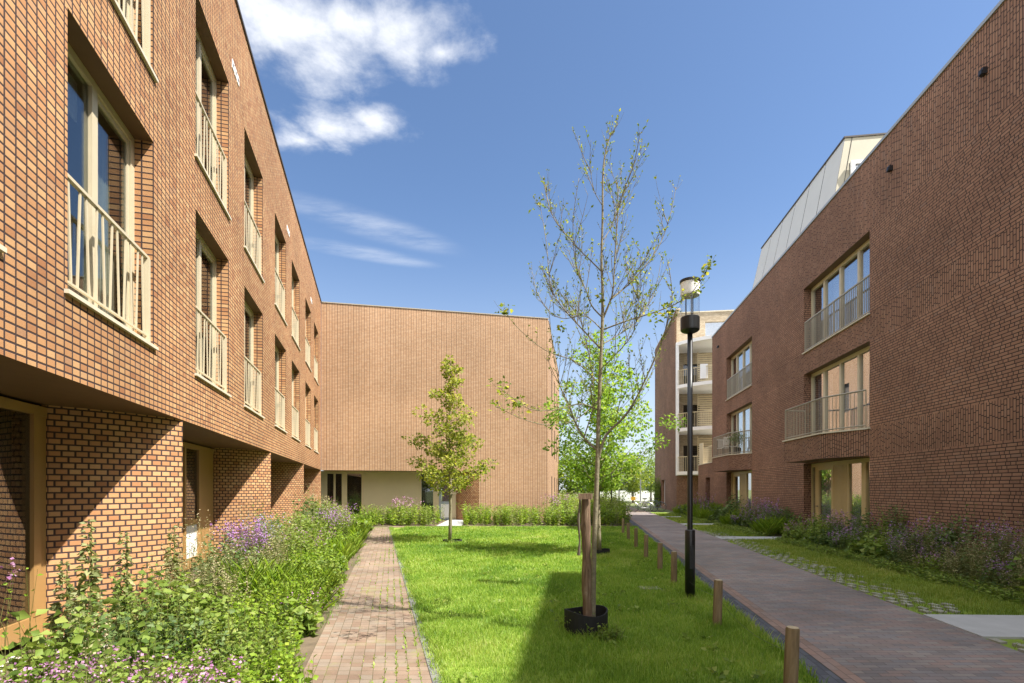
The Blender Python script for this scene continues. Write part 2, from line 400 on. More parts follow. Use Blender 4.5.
nB = g.n('ShaderNodeTexNoise', {'Vector': cp, 'Scale': 1.7, 'Detail': 3.}).outputs['Fac']
def blob(x, y, rx, ry, rot=0.):
    dx = g.m('SUBTRACT', cx, x); dy = g.m('SUBTRACT', cy, y); c, s_ = math.cos(rot), math.sin(rot)
    a = g.m('DIVIDE', g.m('ADD', g.m('MULTIPLY', dx, c), g.m('MULTIPLY', dy, s_)), rx)
    b = g.m('DIVIDE', g.m('SUBTRACT', g.m('MULTIPLY', dy, c), g.m('MULTIPLY', dx, s_)), ry)
    return g.m('SUBTRACT', 1., g.m('SQRT', g.m('ADD', g.m('MULTIPLY', a, a), g.m('MULTIPLY', b, b))))
def cpx(x, y): z = (HZ-y)/FP; return ((x-512)/FP/z, 1/z)
acc = None
for (X, Y, rx, ry, rot) in ((285, 25, .24, .19, 0.), (330, 60, .17, .16, 0.), (408, 30, .16, .16, -.3), (440, 52, .10, .06, 0.), (350, 20, .12, .10, 0.), (335, 128, .21, .12, .1), (372, 120, .10, .10, 0), (300, 140, .12, .08, 0)):
    x_, y_ = cpx(X, Y); b = blob(x_, y_, rx, ry, rot)
    acc = b if acc is None else g.m('MAXIMUM', acc, b)
dens = g.m('ADD', g.m('MULTIPLY', acc, .95), g.m('MULTIPLY', g.m('SUBTRACT', n1, .57), 2.0))
dens = g.sm(dens, -.14, 1.1)
# extra bright clouds added out of view, overhead and behind, to lift the shade
fill_clouds = g.m('MULTIPLY', g.sm(g.m('ADD', nB, g.m('MULTIPLY', n1, .35)), .46, .66), g.sm(g.m('MULTIPLY', cy, -1.), -.85, -.25))
# thin streaks
wn_ = g.n('ShaderNodeTexNoise', {'Vector': g.n('ShaderNodeMapping', {'Vector': cp, 'Rotation': (0, 0, -.55), 'Scale': (1.2, 3.2, 1.)}).outputs[0], 'Scale': 3.0, 'Detail': 6., 'Roughness': .62}).outputs['Fac']
w1_ = g.sm(blob(-.53, 1.95, .46, .13, .61), 0., .75); w2_ = g.sm(blob(-.63, 2.17, .40, .09, .42), 0., .75)
stk = g.m('MULTIPLY', g.m('MULTIPLY', g.m('MAXIMUM', w1_, w2_), g.sm(wn_, .2, .85)), .36)
# faint veil towards the horizon on the right
dens = g.m('MAXIMUM', g.m('MULTIPLY', dens, .96), stk, clamp=True)
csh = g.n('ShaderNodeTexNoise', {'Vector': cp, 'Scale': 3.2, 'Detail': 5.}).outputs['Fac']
fill_cloud_col = g.ramp(csh, [(.3, (8.2, 8.6, 9.4)), (.65, (11.5, 11.6, 11.8))])
veil = g.m('MULTIPLY', g.m('POWER', g.sm(sp.outputs[2], .0, .55, 1., 0.), 1.7), .66)       # pale haze low in the sky
col = g.mix(veil, sky.outputs[0], (4.6, 4.9, 5.2))
col = g.mix(dens, col, (6.2, 6.3, 6.5))
col = g.mix(g.m('MULTIPLY', fill_clouds, .85), col, fill_cloud_col)
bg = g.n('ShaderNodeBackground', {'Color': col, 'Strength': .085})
wo = nt.nodes.new('ShaderNodeOutputWorld'); nt.links.new(bg.outputs[0], wo.inputs[0])
sl = bpy.data.lights.new('sun', 'SUN'); sl.energy = 4.6; sl.angle = R(.53); sl.color = (1., .95, .87)
so = bpy.data.objects.new('sun', sl); C.objects.link(so); so.location = (20, -10, 30)
so.rotation_euler = SUN.to_track_quat('Z', 'Y').to_euler()

# ------------------------------------------------------------------ ground
def fx(d): return -2.55-.2695*d              # left facade line
def rwx(d): return 7.74+.1342*d              # right facade line
def pl(d): return -1.82-.235*(d-4.35)        # garden path, left edge
def pr(d): return -.68-.262*(d-4.35)         # garden path, right edge
def gl(d): return 1.93+.154*d                # gutter strip, left edge
def rl(d): return 2.16+.154*d                # road, left edge
def rr(d): return 4.33+.149*d                # road, right edge
gm = MB(); gm.face([(-600, -300, -.004), (600, -300, -.004), (600, 900, -.004), (-600, 900, -.004)])
struct(gm.build('ground', M['meadow']))
def ribbon(name, fl, fr, d0, d1, z, mat, n=24, uvrot=False):
    mb = MB(); ds = np.linspace(d0, d1, n+1)
    for a, b in zip(ds, ds[1:]):
        P = [(fl(a), a, z), (fr(a), a, z), (fr(b), b, z), (fl(b), b, z)]
        U = [(0, a), (fr(a)-fl(a), a), (fr(b)-fl(b), b), (0, b)]
        if uvrot: U = [(q[1], q[0]) for q in U]
        mb.face(P, U)
    return struct(mb.build(name, mat))
ribbon('lawn', lambda d: pr(d)+.1, gl, -4, 22.25, .004, M['lawn'])
ribbon('planting_soil', lambda d: fx(d)-1.2, pl, -4, 24.4, .002, M['soil'])
ribbon('garden_path', pl, pr, -4, 21.9, .010, M['path'])
ribbon('path_edging', pr, lambda d: pr(d)+.1, -4, 21.9, .014, M['grey_edge'])
ribbon('gutter', gl, rl, -6, 36, .012, M['gutter'], uvrot=True)
ribbon('road_border', rl, lambda d: rl(d)+.17, -6, 36, .016, M['edge'], uvrot=True)
ribbon('road', lambda d: rl(d)+.17, rr, -6, 36, .016, M['road'])
ribbon('road_far', lambda d: rl(36)+(d-36)*.02+.0, lambda d: rr(36)+(d-36)*.1, 36, 62, .016, M['path'])
ribbon('verge', rr, lambda d: rwx(d)-1.05-.02*d, -6, 36, .006, M['lawn'])
ribbon('verge_soil', lambda d: rwx(d)-1.05-.02*d, rwx, -6, 34, .004, M['soil'])
mb = MB(); mb.face([(-5.2, 21.9, .012), (-3.6, 21.9, .012), (-3.6, 22.6, .012), (-5.6, 22.6, .012)]); struct(mb.build('path_landing', M['path']))
mb = MB(); mb.box(-3.6, 5.3, 22.25, 22.42, .0, .03); struct(mb.build('lawn_kerb', M['path']))
mb = MB(); mb.face([(-6.6, 22.42, .006), (5.3, 22.42, .006), (8.3, 40, .006), (-9., 30, .006)]); struct(mb.build('back_planting_soil', M['soil']))
mb = MB(); mb.box(gx(440, 23.5), gx(463, 23.5), 22.44, 26.9, .0, .045); struct(mb.build('door_path', M['slab']))
# concrete slabs crossing the verge to the doors on the right
for d0, d1, s in ((5.62, 6.62, 1.), (16.7, 17.5, 1.), (23.3, 24.1, 1.), (29.6, 30.3, 1.)):
    mb = MB(); dx = rwx(d0)-rr(d0); k = -.134*dx
    mb.prism([(rr(d0), d0), (rwx(d0)-.02, d0+k*.35), (rwx(d1)-.02, d1+k*.35), (rr(d1), d1)], .0, .032); struct(mb.build('door_slab', M['slab']))
# grass pavers: concrete ribs with grass between, along the road
fo = MB()
for i, d in enumerate(np.arange(3.2, 20, .19)):
    if 5.5 < d < 6.7: continue
    for j in range(4 if d > 6.7 else 7):
        x = rr(d)+.06+j*.19+(.095 if i % 2 else 0)
        if random.random() < (.08+.16*j if d > 6.7 else .03*j): continue
        hw, hl = .047+random.uniform(-.01, .01), .07
        fo.prism([(x-hw, d-hl), (x+hw, d-hl+.02), (x+hw, d+hl+.02), (x-hw, d+hl)], .0, .034+random.uniform(-.006, .006), bot=False)
o = fo.build('grass_pavers', M['paver']); tag(o, kind='structure')

# ------------------------------------------------------------------ LEFT BUILDING
LF = 1.0357
lb = thing('brick_apartment_building', 'orange brick apartment building on the left with two rows of pale French windows above recesses', 'building', (-2.55, 0, 0), math.atan2(1, -.2695))
ZS = 2.57; LTOP = 10.62; S0, S1 = -7.0, 24.62*LF
lwin = [d*LF for d in (-3.5, -.7, 2.62, 5.09, 8.15, 10.9, 14.0, 16.7, 19.85, 22.6)]
WW, WH = 1.72, 2.36; ZL = (3.30, 6.42)
def wall_grid(mb, x0, x1, z0, z1, holes, depth, y=0., bands=None, inner=None):
    """front face at y with rectangular holes (a,b,c,d) and reveals of given depth; bands: [(z, material index)]"""
    xs = sorted({x0, x1, *[h[0] for h in holes], *[h[1] for h in holes]}); zs = {z0, z1, *[h[2] for h in holes], *[h[3] for h in holes]}
    if bands: zs |= {z for z, _ in bands if z0 < z < z1}
    zs = sorted(z for z in zs if z0 <= z <= z1)
    for a, b in zip(xs, xs[1:]):
        for c, d in zip(zs, zs[1:]):
            mx_, mz_ = (a+b)/2, (c+d)/2
            if any(h[0] < mx_ < h[1] and h[2] < mz_ < h[3] for h in holes): continue
            if bands: mb.cur = [m for z, m in bands if z <= mz_][-1]
            mb.face([(a, y, c), (b, y, c), (b, y, d), (a, y, d)], [(a, c), (b, c), (b, d), (a, d)])
    for a, b, c, d in holes:
        if bands: mb.cur = [m for z, m in bands if z <= (c+d)/2][-1]
        mb.face([(a, y, c), (a, y, d), (a, y+depth, d), (a, y+depth, c)], [(0, c), (0, d), (depth, d), (depth, c)])
        mb.face([(b, y+depth, c), (b, y+depth, d), (b, y, d), (b, y, c)], [(depth, c), (depth, d), (0, d), (0, c)])
        k = mb.cur; mb.cur = inner if inner is not None else k
        mb.face([(a, y, d), (b, y, d), (b, y+depth, d), (a, y+depth, d)])
        mb.face([(a, y+depth, c), (b, y+depth, c), (b, y, c), (a, y, c)])
        mb.cur = k
mb = MB()
holes = [(s-WW/2, s+WW/2, z, z+WH) for s in lwin for z in ZL]
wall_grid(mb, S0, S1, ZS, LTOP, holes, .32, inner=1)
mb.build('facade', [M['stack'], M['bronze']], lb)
mb = MB(); mb.box(S0, S1, .33, 11, LTOP-.3, LTOP-.1); mb.build('roof', M['roof'], lb)
mb = MB(); mb.box(S0, S1+.02, -.03, .36, LTOP, LTOP+.06); mb.build('coping', M['cap'], lb)
mb = MB()
mb.face([(S0, 11, 0), (S0, 0, 0), (S0, 0, LTOP), (S0, 11, LTOP)]); mb.face([(S0, 11, 0), (S0, 11, LTOP), (S1, 11, LTOP), (S1, 11, 0)]); mb.build('rear_wall', M['stack'], lb)
mb = MB(); mb.face([(S0, 1.9, ZS+.1), (S1, 1.9, ZS+.1), (S1, 1.9, LTOP), (S0, 1.9, LTOP)])
for z in (ZS+.1, 6.0, 9.4): mb.box(S0, S1, .33, 1.9, z-.02, z+.02)
mb.build('interior', M['room'], lb)
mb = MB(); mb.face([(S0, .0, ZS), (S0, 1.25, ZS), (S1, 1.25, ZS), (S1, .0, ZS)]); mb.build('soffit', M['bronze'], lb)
# French windows with pale railings
def left_window():
    f = MB(); W, H = WW, WH; y0, y1 = .19, .27
    for a, b, c, d in ((0, .085, 0, H), (W-.085, W, 0, H), (.085, W-.085, 0, .09), (.085, W-.085, H-.08, H), (W/2-.05, W/2+.05, .09, H-.08)): f.box(a, b, y0, y1, c, d)
    for x0, x1 in ((W/2+.05, W-.085),):
        for a, b, c, d in ((x0+.004, x0+.045, .094, H-.084), (x1-.045, x1-.004, .094, H-.084), (x0+.045, x1-.045, .094, .14), (x0+.045, x1-.045, H-.13, H-.084)): f.box(a, b, y0+.018, y1-.008, c, d)
    win = f.build('window', M['cream'], lb)
    p = MB()
    for x0, x1 in ((.085, W/2-.05), (W/2+.095, W-.13)): p.box(x0, x1, .225, .235, .09 if x0 < .1 else .14, H-.08 if x0 < .1 else H-.13)
    p.build('pane', M['glass'], win)
    s = MB(); s.face([(-.05, -.035, 0), (W+.05, -.035, 0), (W+.0, .20, .035), (0, .20, .035)]); s.box(-.05, W+.05, -.035, .0, -.035, 0, 'ub'); s.build('sill', M['stone'], win)
    r = MB(); y = .055
    r.box(.0, W, y-.02, y+.02, .99, 1.02); r.box(0, W, y-.012, y+.012, .10, .12)
    for x0 in (.0, W-.06): r.box(x0, x0+.05, y-.03, y+.03, .035, .99)
    nb = 11
    for k in range(nb):
        x = .14+(W-.28)*k/(nb-1); t = .022 if k % 2 else -.022
        a, b = x-t, x+t
        r.v  # tilted flat bar
        for sx in (1,):
            q = [(a-.013, y-.006, .12), (a+.013, y-.006, .12), (b+.013, y-.006, .99), (b-.013, y-.006, .99)]
            q2 = [(p_[0], y+.006, p_[2]) for p_ in q]
            r.face(q); r.face(q2[::-1])
            r.face([q2[0], q[0], q[3], q2[3]]); r.face([q[1], q2[1], q2[2], q[2]])
    r.build('railing', M['cream'], win)
    return win
def curtain(W, H, x0, x1, mat, parent, y=.4, amp=.03):
    c = MB(); n = 36; zs = (.12, H-.1)
    xs = np.linspace(x0, x1, n)
    ys = [y+amp*math.sin(i*1.35+.6*math.sin(i*.7)) for i in range(n)]
    for i in range(n-1): c.face([(xs[i], ys[i], zs[0]), (xs[i+1], ys[i+1], zs[0]), (xs[i+1], ys[i+1], zs[1]), (xs[i], ys[i], zs[1])])
    return c.build('curtain', mat, parent, smooth=True)
proto = left_window(); first = True
cur_proto = None
for i, s in enumerate(lwin):
    for j, z in enumerate(ZL):
        o = proto if first else copy_tree(proto, lb)
        first = False
        o.location = (s-WW/2, 0, z)
for o in [c for c in lb.children if c.name.startswith('window')]:
    k = random.random()
    W = WW
    if abs(o.location.x+WW/2-lwin[3]) < .1: k = .2; curtain(W, WH, W-.4, W-.12, M['curtain'], o)
    if k < .6: curtain(W, WH, .1, random.choice((.3, .42, .5)), M['curtain'], o)
    if k > .85: curtain(W, WH, W-random.choice((.4, .55, .75)), W-.1, M['curtain'], o)
    if random.random() < .35:
        b = MB(); b.box(.1, W/2-.06, .31, .32, WH-random.uniform(.4, .9), WH-.09); b.build('blind', M['curtainw'], o)
# nest stones
for d in (3.6, 9.42, 15.2, 20.8):
    n_ = MB(); s = d*LF
    for k in range(3):
        x = s-.24+k*.17; zz_ = 9.30+(.0 if k != 1 else .0)
        n_.cur = 0; n_.box(x, x+.13, -.012, .02, zz_-.075, zz_+.075, 'b'); n_.cur = 1; n_.box(x+.035, x+.095, -.0145, -.005, zz_-.03, zz_+.03, 'b')
    n_.build('nest_stone', [M['white'], M['dark']], lb)
# pillars: convex curved brick returns
outer = [d*LF for d in (-4.8, 1.0, 6.83, 12.67, 18.62)]+[S1]
def bez(a, c, b, n=10): return [tuple((1-t)**2*a[k]+2*t*(1-t)*c[k]+t*t*b[k] for k in (0, 1)) for t in np.linspace(0, 1, n)]
inn = []
for so_ in outer:
    mb = MB(); po = (so_, .003); pi_ = (so_-.985, 1.0)
    # control point: leave the recess almost square to it, arrive nearly along the facade
    pc = (so_-.60, .30)
    cv = bez(pi_, pc, po, 12); L = 0
    for a, b in zip(cv, cv[1:]):
        l = math.dist(a, b); mb.face([(*a, 0), (*b, 0), (*b, ZS), (*a, ZS)], [(L, 0), (L+l, 0), (L+l, ZS), (L, ZS)]); L += l
    mb.face([(so_, .003, 0), (so_, 1.0, 0), (so_, 1.0, ZS), (so_, .003, ZS)], [(0, 0), (1, 0), (1, ZS), (0, ZS)])
    mb.face([(so_-.985, 1.32, 0), (so_-.985, 1.0, 0), (so_-.985, 1.0, ZS), (so_-.985, 1.32, ZS)]); mb.build('pillar', M['bond'], lb); inn.append(so_-.985)
# ground floor glazing in the recesses
for i in range(1, len(outer)):
    a, b = outer[i-1], inn[i]; wdt = b-a
    f = MB(); y0, y1 = 1.0, 1.1; zt = ZS-.03
    f.box(a, b, y0, y1, .10, .30); f.box(a, b, y0, y1, zt-.1, zt)
    p = MB(); pns = []
    if i == 2:
        cuts = [(b-.12, b, 'p'), (b-2.0, b-.12, 'g'), (b-2.1, b-2.0, 'p'), (b-3.4, b-2.1, 'g'), (a, b-3.4, 'p')]
    else:
        cuts = [(b-.9, b, 'p'), (b-1.85, b-.9, 'd'), (b-2.6, b-1.85, 'p'), (b-4.4, b-2.6, 'g'), (a, b-4.4, 'p')]
    for x0, x1, k in cuts:
        if k == 'p': pn = MB(); pn.box(x0+.002, x1-.002, y0+.01, y1-.01, .30, zt-.1); pns.append(pn)
        else:
            f.box(x0, x0+.09, y0-.008, y1, .302, zt-.102); f.box(x1-.12, x1, y0-.008, y1, .302, zt-.102)
            if k == 'd':
                f.box(x0+.09, x1-.12, y0+.005, y1-.01, .95, 1.05)
                p.cur = 1; p.box(x0+.09, x1-.12, y0+.03, y0+.04, .30, .95); p.cur = 0
                p.box(x0+.09, x1-.12, y0+.03, y0+.04, 1.05, zt-.1)
            else: p.box(x0+.09, x1-.12, y0+.03, y0+.04, .30, zt-.1)
    wl = f.build('window_wall', M['gold'], lb); p.build('pane', [M['glass'], M['white']], wl); [q.build('panel', M['gold'], wl) for q in pns]
mb = MB(); mb.face([(S0, 2.2, 0), (S1, 2.2, 0), (S1, 2.2, ZS), (S0, 2.2, ZS)]); mb.face([(S0, 1.1, .08), (S1, 1.1, .08), (S1, 2.2, .08), (S0, 2.2, .08)]); mb.face([(S1, 1.0, 0), (S1, 2.2, 0), (S1, 2.2, ZS), (S1, 1.0, ZS)]); mb.face([(S1, 11, ZS), (S1, .33, ZS), (S1, .33, LTOP), (S1, 11, LTOP)]); mb.build('ground_floor_interior', M['room'], lb)

# ------------------------------------------------------------------ BACK BUILDING
B0 = Vector((-9.18, 24.62)); B1 = Vector((1.9, 27.0)); BL = (B1-B0).length
ang = math.atan2(B1.y-B0.y, B1.x-B0.x)
bb = thing('brick_end_building', 'orange brick building closing the courtyard, its gable windowless above a cream ground floor recess', 'building', (B0.x, B0.y, 0), ang)
bux, buy = math.cos(ang), math.sin(ang)
def bloc(pxx, off=0.):                          # local x on the wall (offset inward) seen at pixel column pxx
    X = (pxx-512)/FP; ox, oy = B0.x-buy*off, B0.y+bux*off
    return (X*oy-ox)/(bux-X*buy)
BT = 10.62; ZB = 2.56
xi, xo = bloc(456, 1.1), bloc(479)
mb = MB()
wall_grid(mb, 0, BL, ZB, BT, [], 0)
wall_grid(mb, xo, BL, 0, ZB, [], 0)
mb.build('gable_wall', M['backstack'], bb)
# right-hand side parallel to the lane, with narrow windows
rd = Vector((.1342, 1)).normalized(); cs = (rd.x*bux+rd.y*buy, -rd.x*buy+rd.y*bux)   # direction in local axes
mb = MB(); SL = 14.0; pos = [3.2, 6.4, 9.6]
def side(t): return (BL+cs[0]*t, cs[1]*t)
segs = sorted([0, SL]+[p+k for p in pos for k in (0, .8)]); zs = [0, .6, 2.4, 3.6, 5.5, 6.8, 8.7, BT]
for a, b in zip(segs, segs[1:]):
    for c, d in zip(zs, zs[1:]):
        hole = any(abs(a-p) < .01 for p in pos) and c in (.6, 3.6, 6.8)
        p0, p1 = side(a), side(b)
        if hole: continue
        mb.face([(*p0, c), (*p1, c), (*p1, d), (*p0, d)], [(a, c), (b, c), (b, d), (a, d)])
e = side(SL); mb.face([(*e, 0), (0, 14, 0), (0, 14, BT), (*e, BT)])
mb.build('side_wall', M['backstack'], bb)
for p in pos:
    for c, d in ((.6, 2.4), (3.6, 5.5), (6.8, 8.7)):
        q = MB(); p0, p1 = side(p), side(p+.8); nx, ny = -.15*cs[1], .15*cs[0]
        i0, i1 = (p0[0]+nx, p0[1]+ny), (p1[0]+nx, p1[1]+ny)
        q.face([(*i0, c), (*i1, c), (*i1, d), (*i0, d)]); q.face([(*p0, c), (*i0, c), (*i0, d), (*p0, d)]); q.face([(*i1, c), (*p1, c), (*p1, d), (*i1, d)]); q.face([(*p0, d), (*i0, d), (*i1, d), (*p1, d)]); q.face([(*p0, c), (*p1, c), (*i1, c), (*i0, c)])
        q.build('narrow_window', M['room'], bb)
mb = MB(); mb.prism([(.02, .3), (BL-.3, .3), (side(SL)[0]-.3, side(SL)[1]), (.02, 14)], BT-.3, BT-.1); mb.build('roof', M['roof'], bb)
mb = MB(); mb.prism([(0.02, -.03), (BL+.03, -.03), side(SL), (BL-.3, .3), (0.02, .3)][:5] if False else [(0.02, -.03), (BL+.03, -.03), (BL+.03, .3), (.02, .3)], BT, BT+.045)
a, b = side(.35), side(SL); mb.prism([(a[0]+.03, a[1]), (b[0]+.03, b[1]), (b[0]-.3, b[1]), (a[0]-.3, a[1])], BT, BT+.045); mb.build('coping', M['rail_r'], bb)
mb = MB(); mb.face([(.0, 0, ZB), (0, 1.2, ZB), (xo, 1.2, ZB), (xo, 0, ZB)]); mb.build('soffit', M['bronze'], bb)
mb = MB(); cv = bez((xi, 1.1), (xi+.05, .35), (xo, .003), 10); L = 0
for a, b in zip(cv, cv[1:]):
    l = math.dist(a, b); mb.face([(*a, 0), (*b, 0), (*b, ZB), (*a, ZB)], [(L, 0), (L+l, 0), (L+l, ZB), (L, ZB)]); L += l
mb.build('curved_return', M['bond'], bb)
X = lambda p: bloc(p, 1.1)
w0, w1, wm, d0, d1, d2 = X(324), X(364), X(344.5), X(420), X(436), xi
mb = MB(); mb.box(w1, d0, 1.10, 1.25, 0, ZB); mb.build('recess_wall', M['plaster'], bb); mb = MB(); mb.box(-1.6, w0, 1.10, 1.25, 0, ZB); mb.build('recess_wall', M['plaster'], bb)
f = MB()
for a, b in ((w0, w0+.16), (wm-.13, wm+.13), (w1-.12, w1)): f.box(a, b, 1.06, 1.16, .1, ZB)
f.box(w0+.16, wm-.13, 1.06, 1.16, ZB-.14, ZB); f.box(wm+.13, w1-.12, 1.06, 1.16, ZB-.14, ZB); f.box(w0+.16, wm-.13, 1.06, 1.16, .1, .25); f.box(wm+.13, w1-.12, 1.06, 1.16, .1, .25)
xm = (w0+.16+wm-.13)/2; f.box(xm-.05, xm+.05, 1.07, 1.15, .25, ZB-.14)
wn = f.build('window', M['beige'], bb)
p = MB(); p.box(w0+.16, xm-.05, 1.1, 1.11, .25, ZB-.14); p.box(xm+.05, wm-.13, 1.1, 1.11, .25, ZB-.14); p.box(wm+.13, w1-.12, 1.1, 1.11, .25, ZB-.14); p.build('pane', M['glass'], wn)
f = MB(); f.box(d0, d0+.07, 1.06, 1.16, 0, ZB); f.box(d0+.07, d1-.15, 1.06, 1.16, ZB-.1, ZB); f.box(d1-.15, d1+.15, 1.06, 1.16, 0, ZB); f.box(d2-.2, d2, 1.06, 1.16, 0, ZB); f.box(d1+.15, d2-.2, 1.06, 1.16, ZB-.1, ZB)
dr = f.build('door_frame', M['beige'], bb)
p = MB(); p.box(d0+.07, d1-.15, 1.1, 1.11, .05, ZB-.1); p.build('sidelight_pane', M['glass'], dr)
p = MB(); mat_d = plain('grey_blue_door', (.33, .38, .42), .4)
p.box(d1+.16, d2-.21, 1.08, 1.13, .03, ZB-.11); p.cur = 1; p.box(d1+.26, d2-.3, 1.07, 1.08, .15, .85); p.cur = 2; p.box(d1+.26, d2-.3, 1.07, 1.08, 1.0, ZB-.3); do = p.build('door', [mat_d, M['white'], M['glass_r']], bb)
p = MB(); p.box(d1+.18, d1+.22, 1.02, 1.075, 1.0, 1.04); p.box(d1+.18, d1+.32, 1.02, 1.035, 1.0, 1.03); p.build('handle', M['chrome'], do)
mb = MB(); mb.face([(-.2, 2.4, 0), (xo, 2.4, 0), (xo, 2.4, ZB), (-.2, 2.4, ZB)]); mb.build('interior', M['room'], bb)

# ------------------------------------------------------------------ RIGHT BUILDING
RO = (7.74+.1342*30.15, 30.15); RF = 1.00896
rb = thing('brown_brick_apartment_building', 'long shaded brown brick apartment building along the right with bay balconies and a rooftop storey', 'building', (RO[0], RO[1], 0), math.atan2(-1, -.1342))
RT = 10.55; T1 = 38.5; cols = [2.98, 12.49, 22.95, 32.4]; RW = 4.09
holes = []
for t in cols: holes += [(t, t+RW, .04, 2.52), (t, t+RW, 3.30, 5.62), (t, t+RW, 6.36, 8.58)]
mb = MB(); bands = [(0, 0), (2.535, 1), (3.30, 0), (5.62, 1), (6.36, 0), (8.60, 1)]
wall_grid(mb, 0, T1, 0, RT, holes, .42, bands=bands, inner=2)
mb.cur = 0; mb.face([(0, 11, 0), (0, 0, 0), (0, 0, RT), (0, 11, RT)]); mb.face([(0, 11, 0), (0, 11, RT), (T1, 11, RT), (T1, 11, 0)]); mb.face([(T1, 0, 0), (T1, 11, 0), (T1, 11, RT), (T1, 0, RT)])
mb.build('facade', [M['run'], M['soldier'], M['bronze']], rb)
mb = MB(); mb.box(.1, T1, .43, 10.9, RT-.3, RT-.1); mb.build('roof', M['roof'], rb)
mb = MB(); mb.box(-.03, T1, -.035, .36, RT, RT+.075); mb.build('coping', M['capg'], rb)
mb = MB(); mb.face([(0.05, 1.7, 0), (T1, 1.7, 0), (T1, 1.7, RT-.3), (0.05, 1.7, RT-.3)])
for z in (.02, 2.9, 6.0, 9.2): mb.box(.05, T1, .43, 1.7, z-.02, z+.02)
mb.build('interior', M['room'], rb)
# low extension at the far end
mb = MB(); wall_grid(mb, -3.6, 0, 0, 3.2, [(-1.62, -.5, .05, 2.35)], .3, bands=[(0, 0), (2.535, 1)], inner=2)
mb.cur = 0; mb.face([(-3.6, 6, 0), (-3.6, 0, 0), (-3.6, 0, 3.2), (-3.6, 6, 3.2)]); mb.face([(-3.6, 0, 3.2), (0, 0, 3.2), (0, 6, 3.2), (-3.6, 6, 3.2)])
mb.face([(-1.62, .3, .05), (-.5, .3, .05), (-.5, .3, 2.35), (-1.62, .3, 2.35)])
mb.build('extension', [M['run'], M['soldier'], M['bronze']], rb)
mb = MB(); mb.box(-3.63, -.02, -.03, .25, 3.2, 3.25); mb.build('extension_coping', M['stone'], rb)
mb = MB(); mb.box(-3.55, -2.5, .05, .09, 3.25, 4.6); mb.box(-2.46, -.1, .06, .08, 4.2, 4.24)
for k in range(16): mb.box(-2.45+k*.15, -2.435+k*.15, .06, .08, 3.25, 4.2)
mb.build('terrace_screen', M['beige'], rb)
def right_window(H, rail):
    f = MB(); W = RW; y0, y1 = .25, .34
    f.box(0, W, y0, y1, 0, .10); f.box(0, W, y0, y1, H-.11, H)
    xs = [0, .62, 1.62, 2.80, 3.45, W] if False else [0, .95, 2.0, 3.05, W]
    for k, x in enumerate(xs):
        w_ = .075 if k in (0, len(xs)-1) else .11
        a = max(0, x-w_/(1 if k == len(xs)-1 else 2)); a = x if k == 0 else a
        f.box(a, min(W, a+w_), y0-.01, y1, .10, H-.11)
    wn = f.build('window', M['cream'], rb)
    p = MB()
    for k in range(4): p.box(xs[k]+.05, xs[k+1]-.05, .29, .30, .10, H-.11)
    p.build('pane', M['glass_r'], wn)
    s = MB(); s.box(-.03, W+.03, -.05, .24, -.035, .0); s.build('sill', M['stone'], wn)
    if rail:
        r = MB(); r.box(0, W, .02, .06, 1.03, 1.07); r.box(0, W, .025, .055, .06, .09)
        for k in range(42):
            x = .02+k*(W-.04)/41; r.box(x-.006, x+.006, .03, .05, .09, 1.03)
        for x in (.02, W/2, W-.02): r.box(x-.02, x+.02, .022, .058, .0, 1.03)
        r.build('railing', M['rail_r'], wn)
    return wn
pu, plw = right_window(2.22, True), right_window(2.32, False)
for i, t in enumerate(cols):
    a = pu if i == 0 else copy_tree(pu, rb); a.location = (t, 0, 6.36)
    b = plw if i == 0 else copy_tree(plw, rb); b.location = (t, 0, 3.30)
for o in [c for c in rb.children if c.name.startswith('window')]:
    hi = o.location.z > 5; H = 2.2
    if hi:
        c = curtain(RW, H, 1.0, RW-.05, M['curtainw'], o, y=.5, amp=.04)
    else:
        curtain(RW, H, .1, 1.1, M['curtainw'], o, y=.43); curtain(RW, H, 1.9, 3.9, M['curtainw'], o, y=.43)
# bay balconies
def bay():
    poly = [(.15, 0), (.40, -.80), (2.9, -.70), (RW, -.0)]
    cc = poly[::-1]
    b = MB(); L = 0
    pts = [(.15, -.0), (.40, -.80), (2.9, -.70), (RW, -.0)]
    for p, q in zip(pts, pts[1:]):
        l = math.dist(p, q); b.face([(*p, 2.545), (*q, 2.545), (*q, 3.26), (*p, 3.26)], [(L, 2.545), (L+l, 2.545), (L+l, 3.26), (L, 3.26)]); L += l
    o = b.build('bay', M['soldier'], rb)
    s = MB(); s.face([(p[0], p[1], 2.545) for p in reversed(pts)][::-1][::-1]); s.build('bay_soffit', M['bronze'], o)
    k = MB(); grow = [(.12, 0), (.36, -.84), (2.92, -.74), (RW+.04, -.002)]; k.prism(grow, 3.26, 3.298); k.build('bay_slab', M['stone'], o)
    r = MB(); rp = [(.2, -.03), (.43, -.76), (2.89, -.66), (RW-.1, -.04)]
    for p, q in zip(rp, rp[1:]):
        l = math.dist(p, q); n = max(2, int(l/.1))
        r.bar((*p, 4.32), (*q, 4.32), .035); r.bar((*p, 3.37), (*q, 3.37), .025)
        for j in range(n+1):
            x, y = p[0]+(q[0]-p[0])*j/n, p[1]+(q[1]-p[1])*j/n
            r.tube([(x, y, 3.30), (x, y, 4.31)], .0085 if 0 < j < n else .018, 4)
    r.build('bay_railing', M['rail_r'], o)
    return o
p = bay()
for i, t in enumerate(cols):
    o = p if i == 0 else copy_tree(p, rb); o.location = (t, 0, 0)
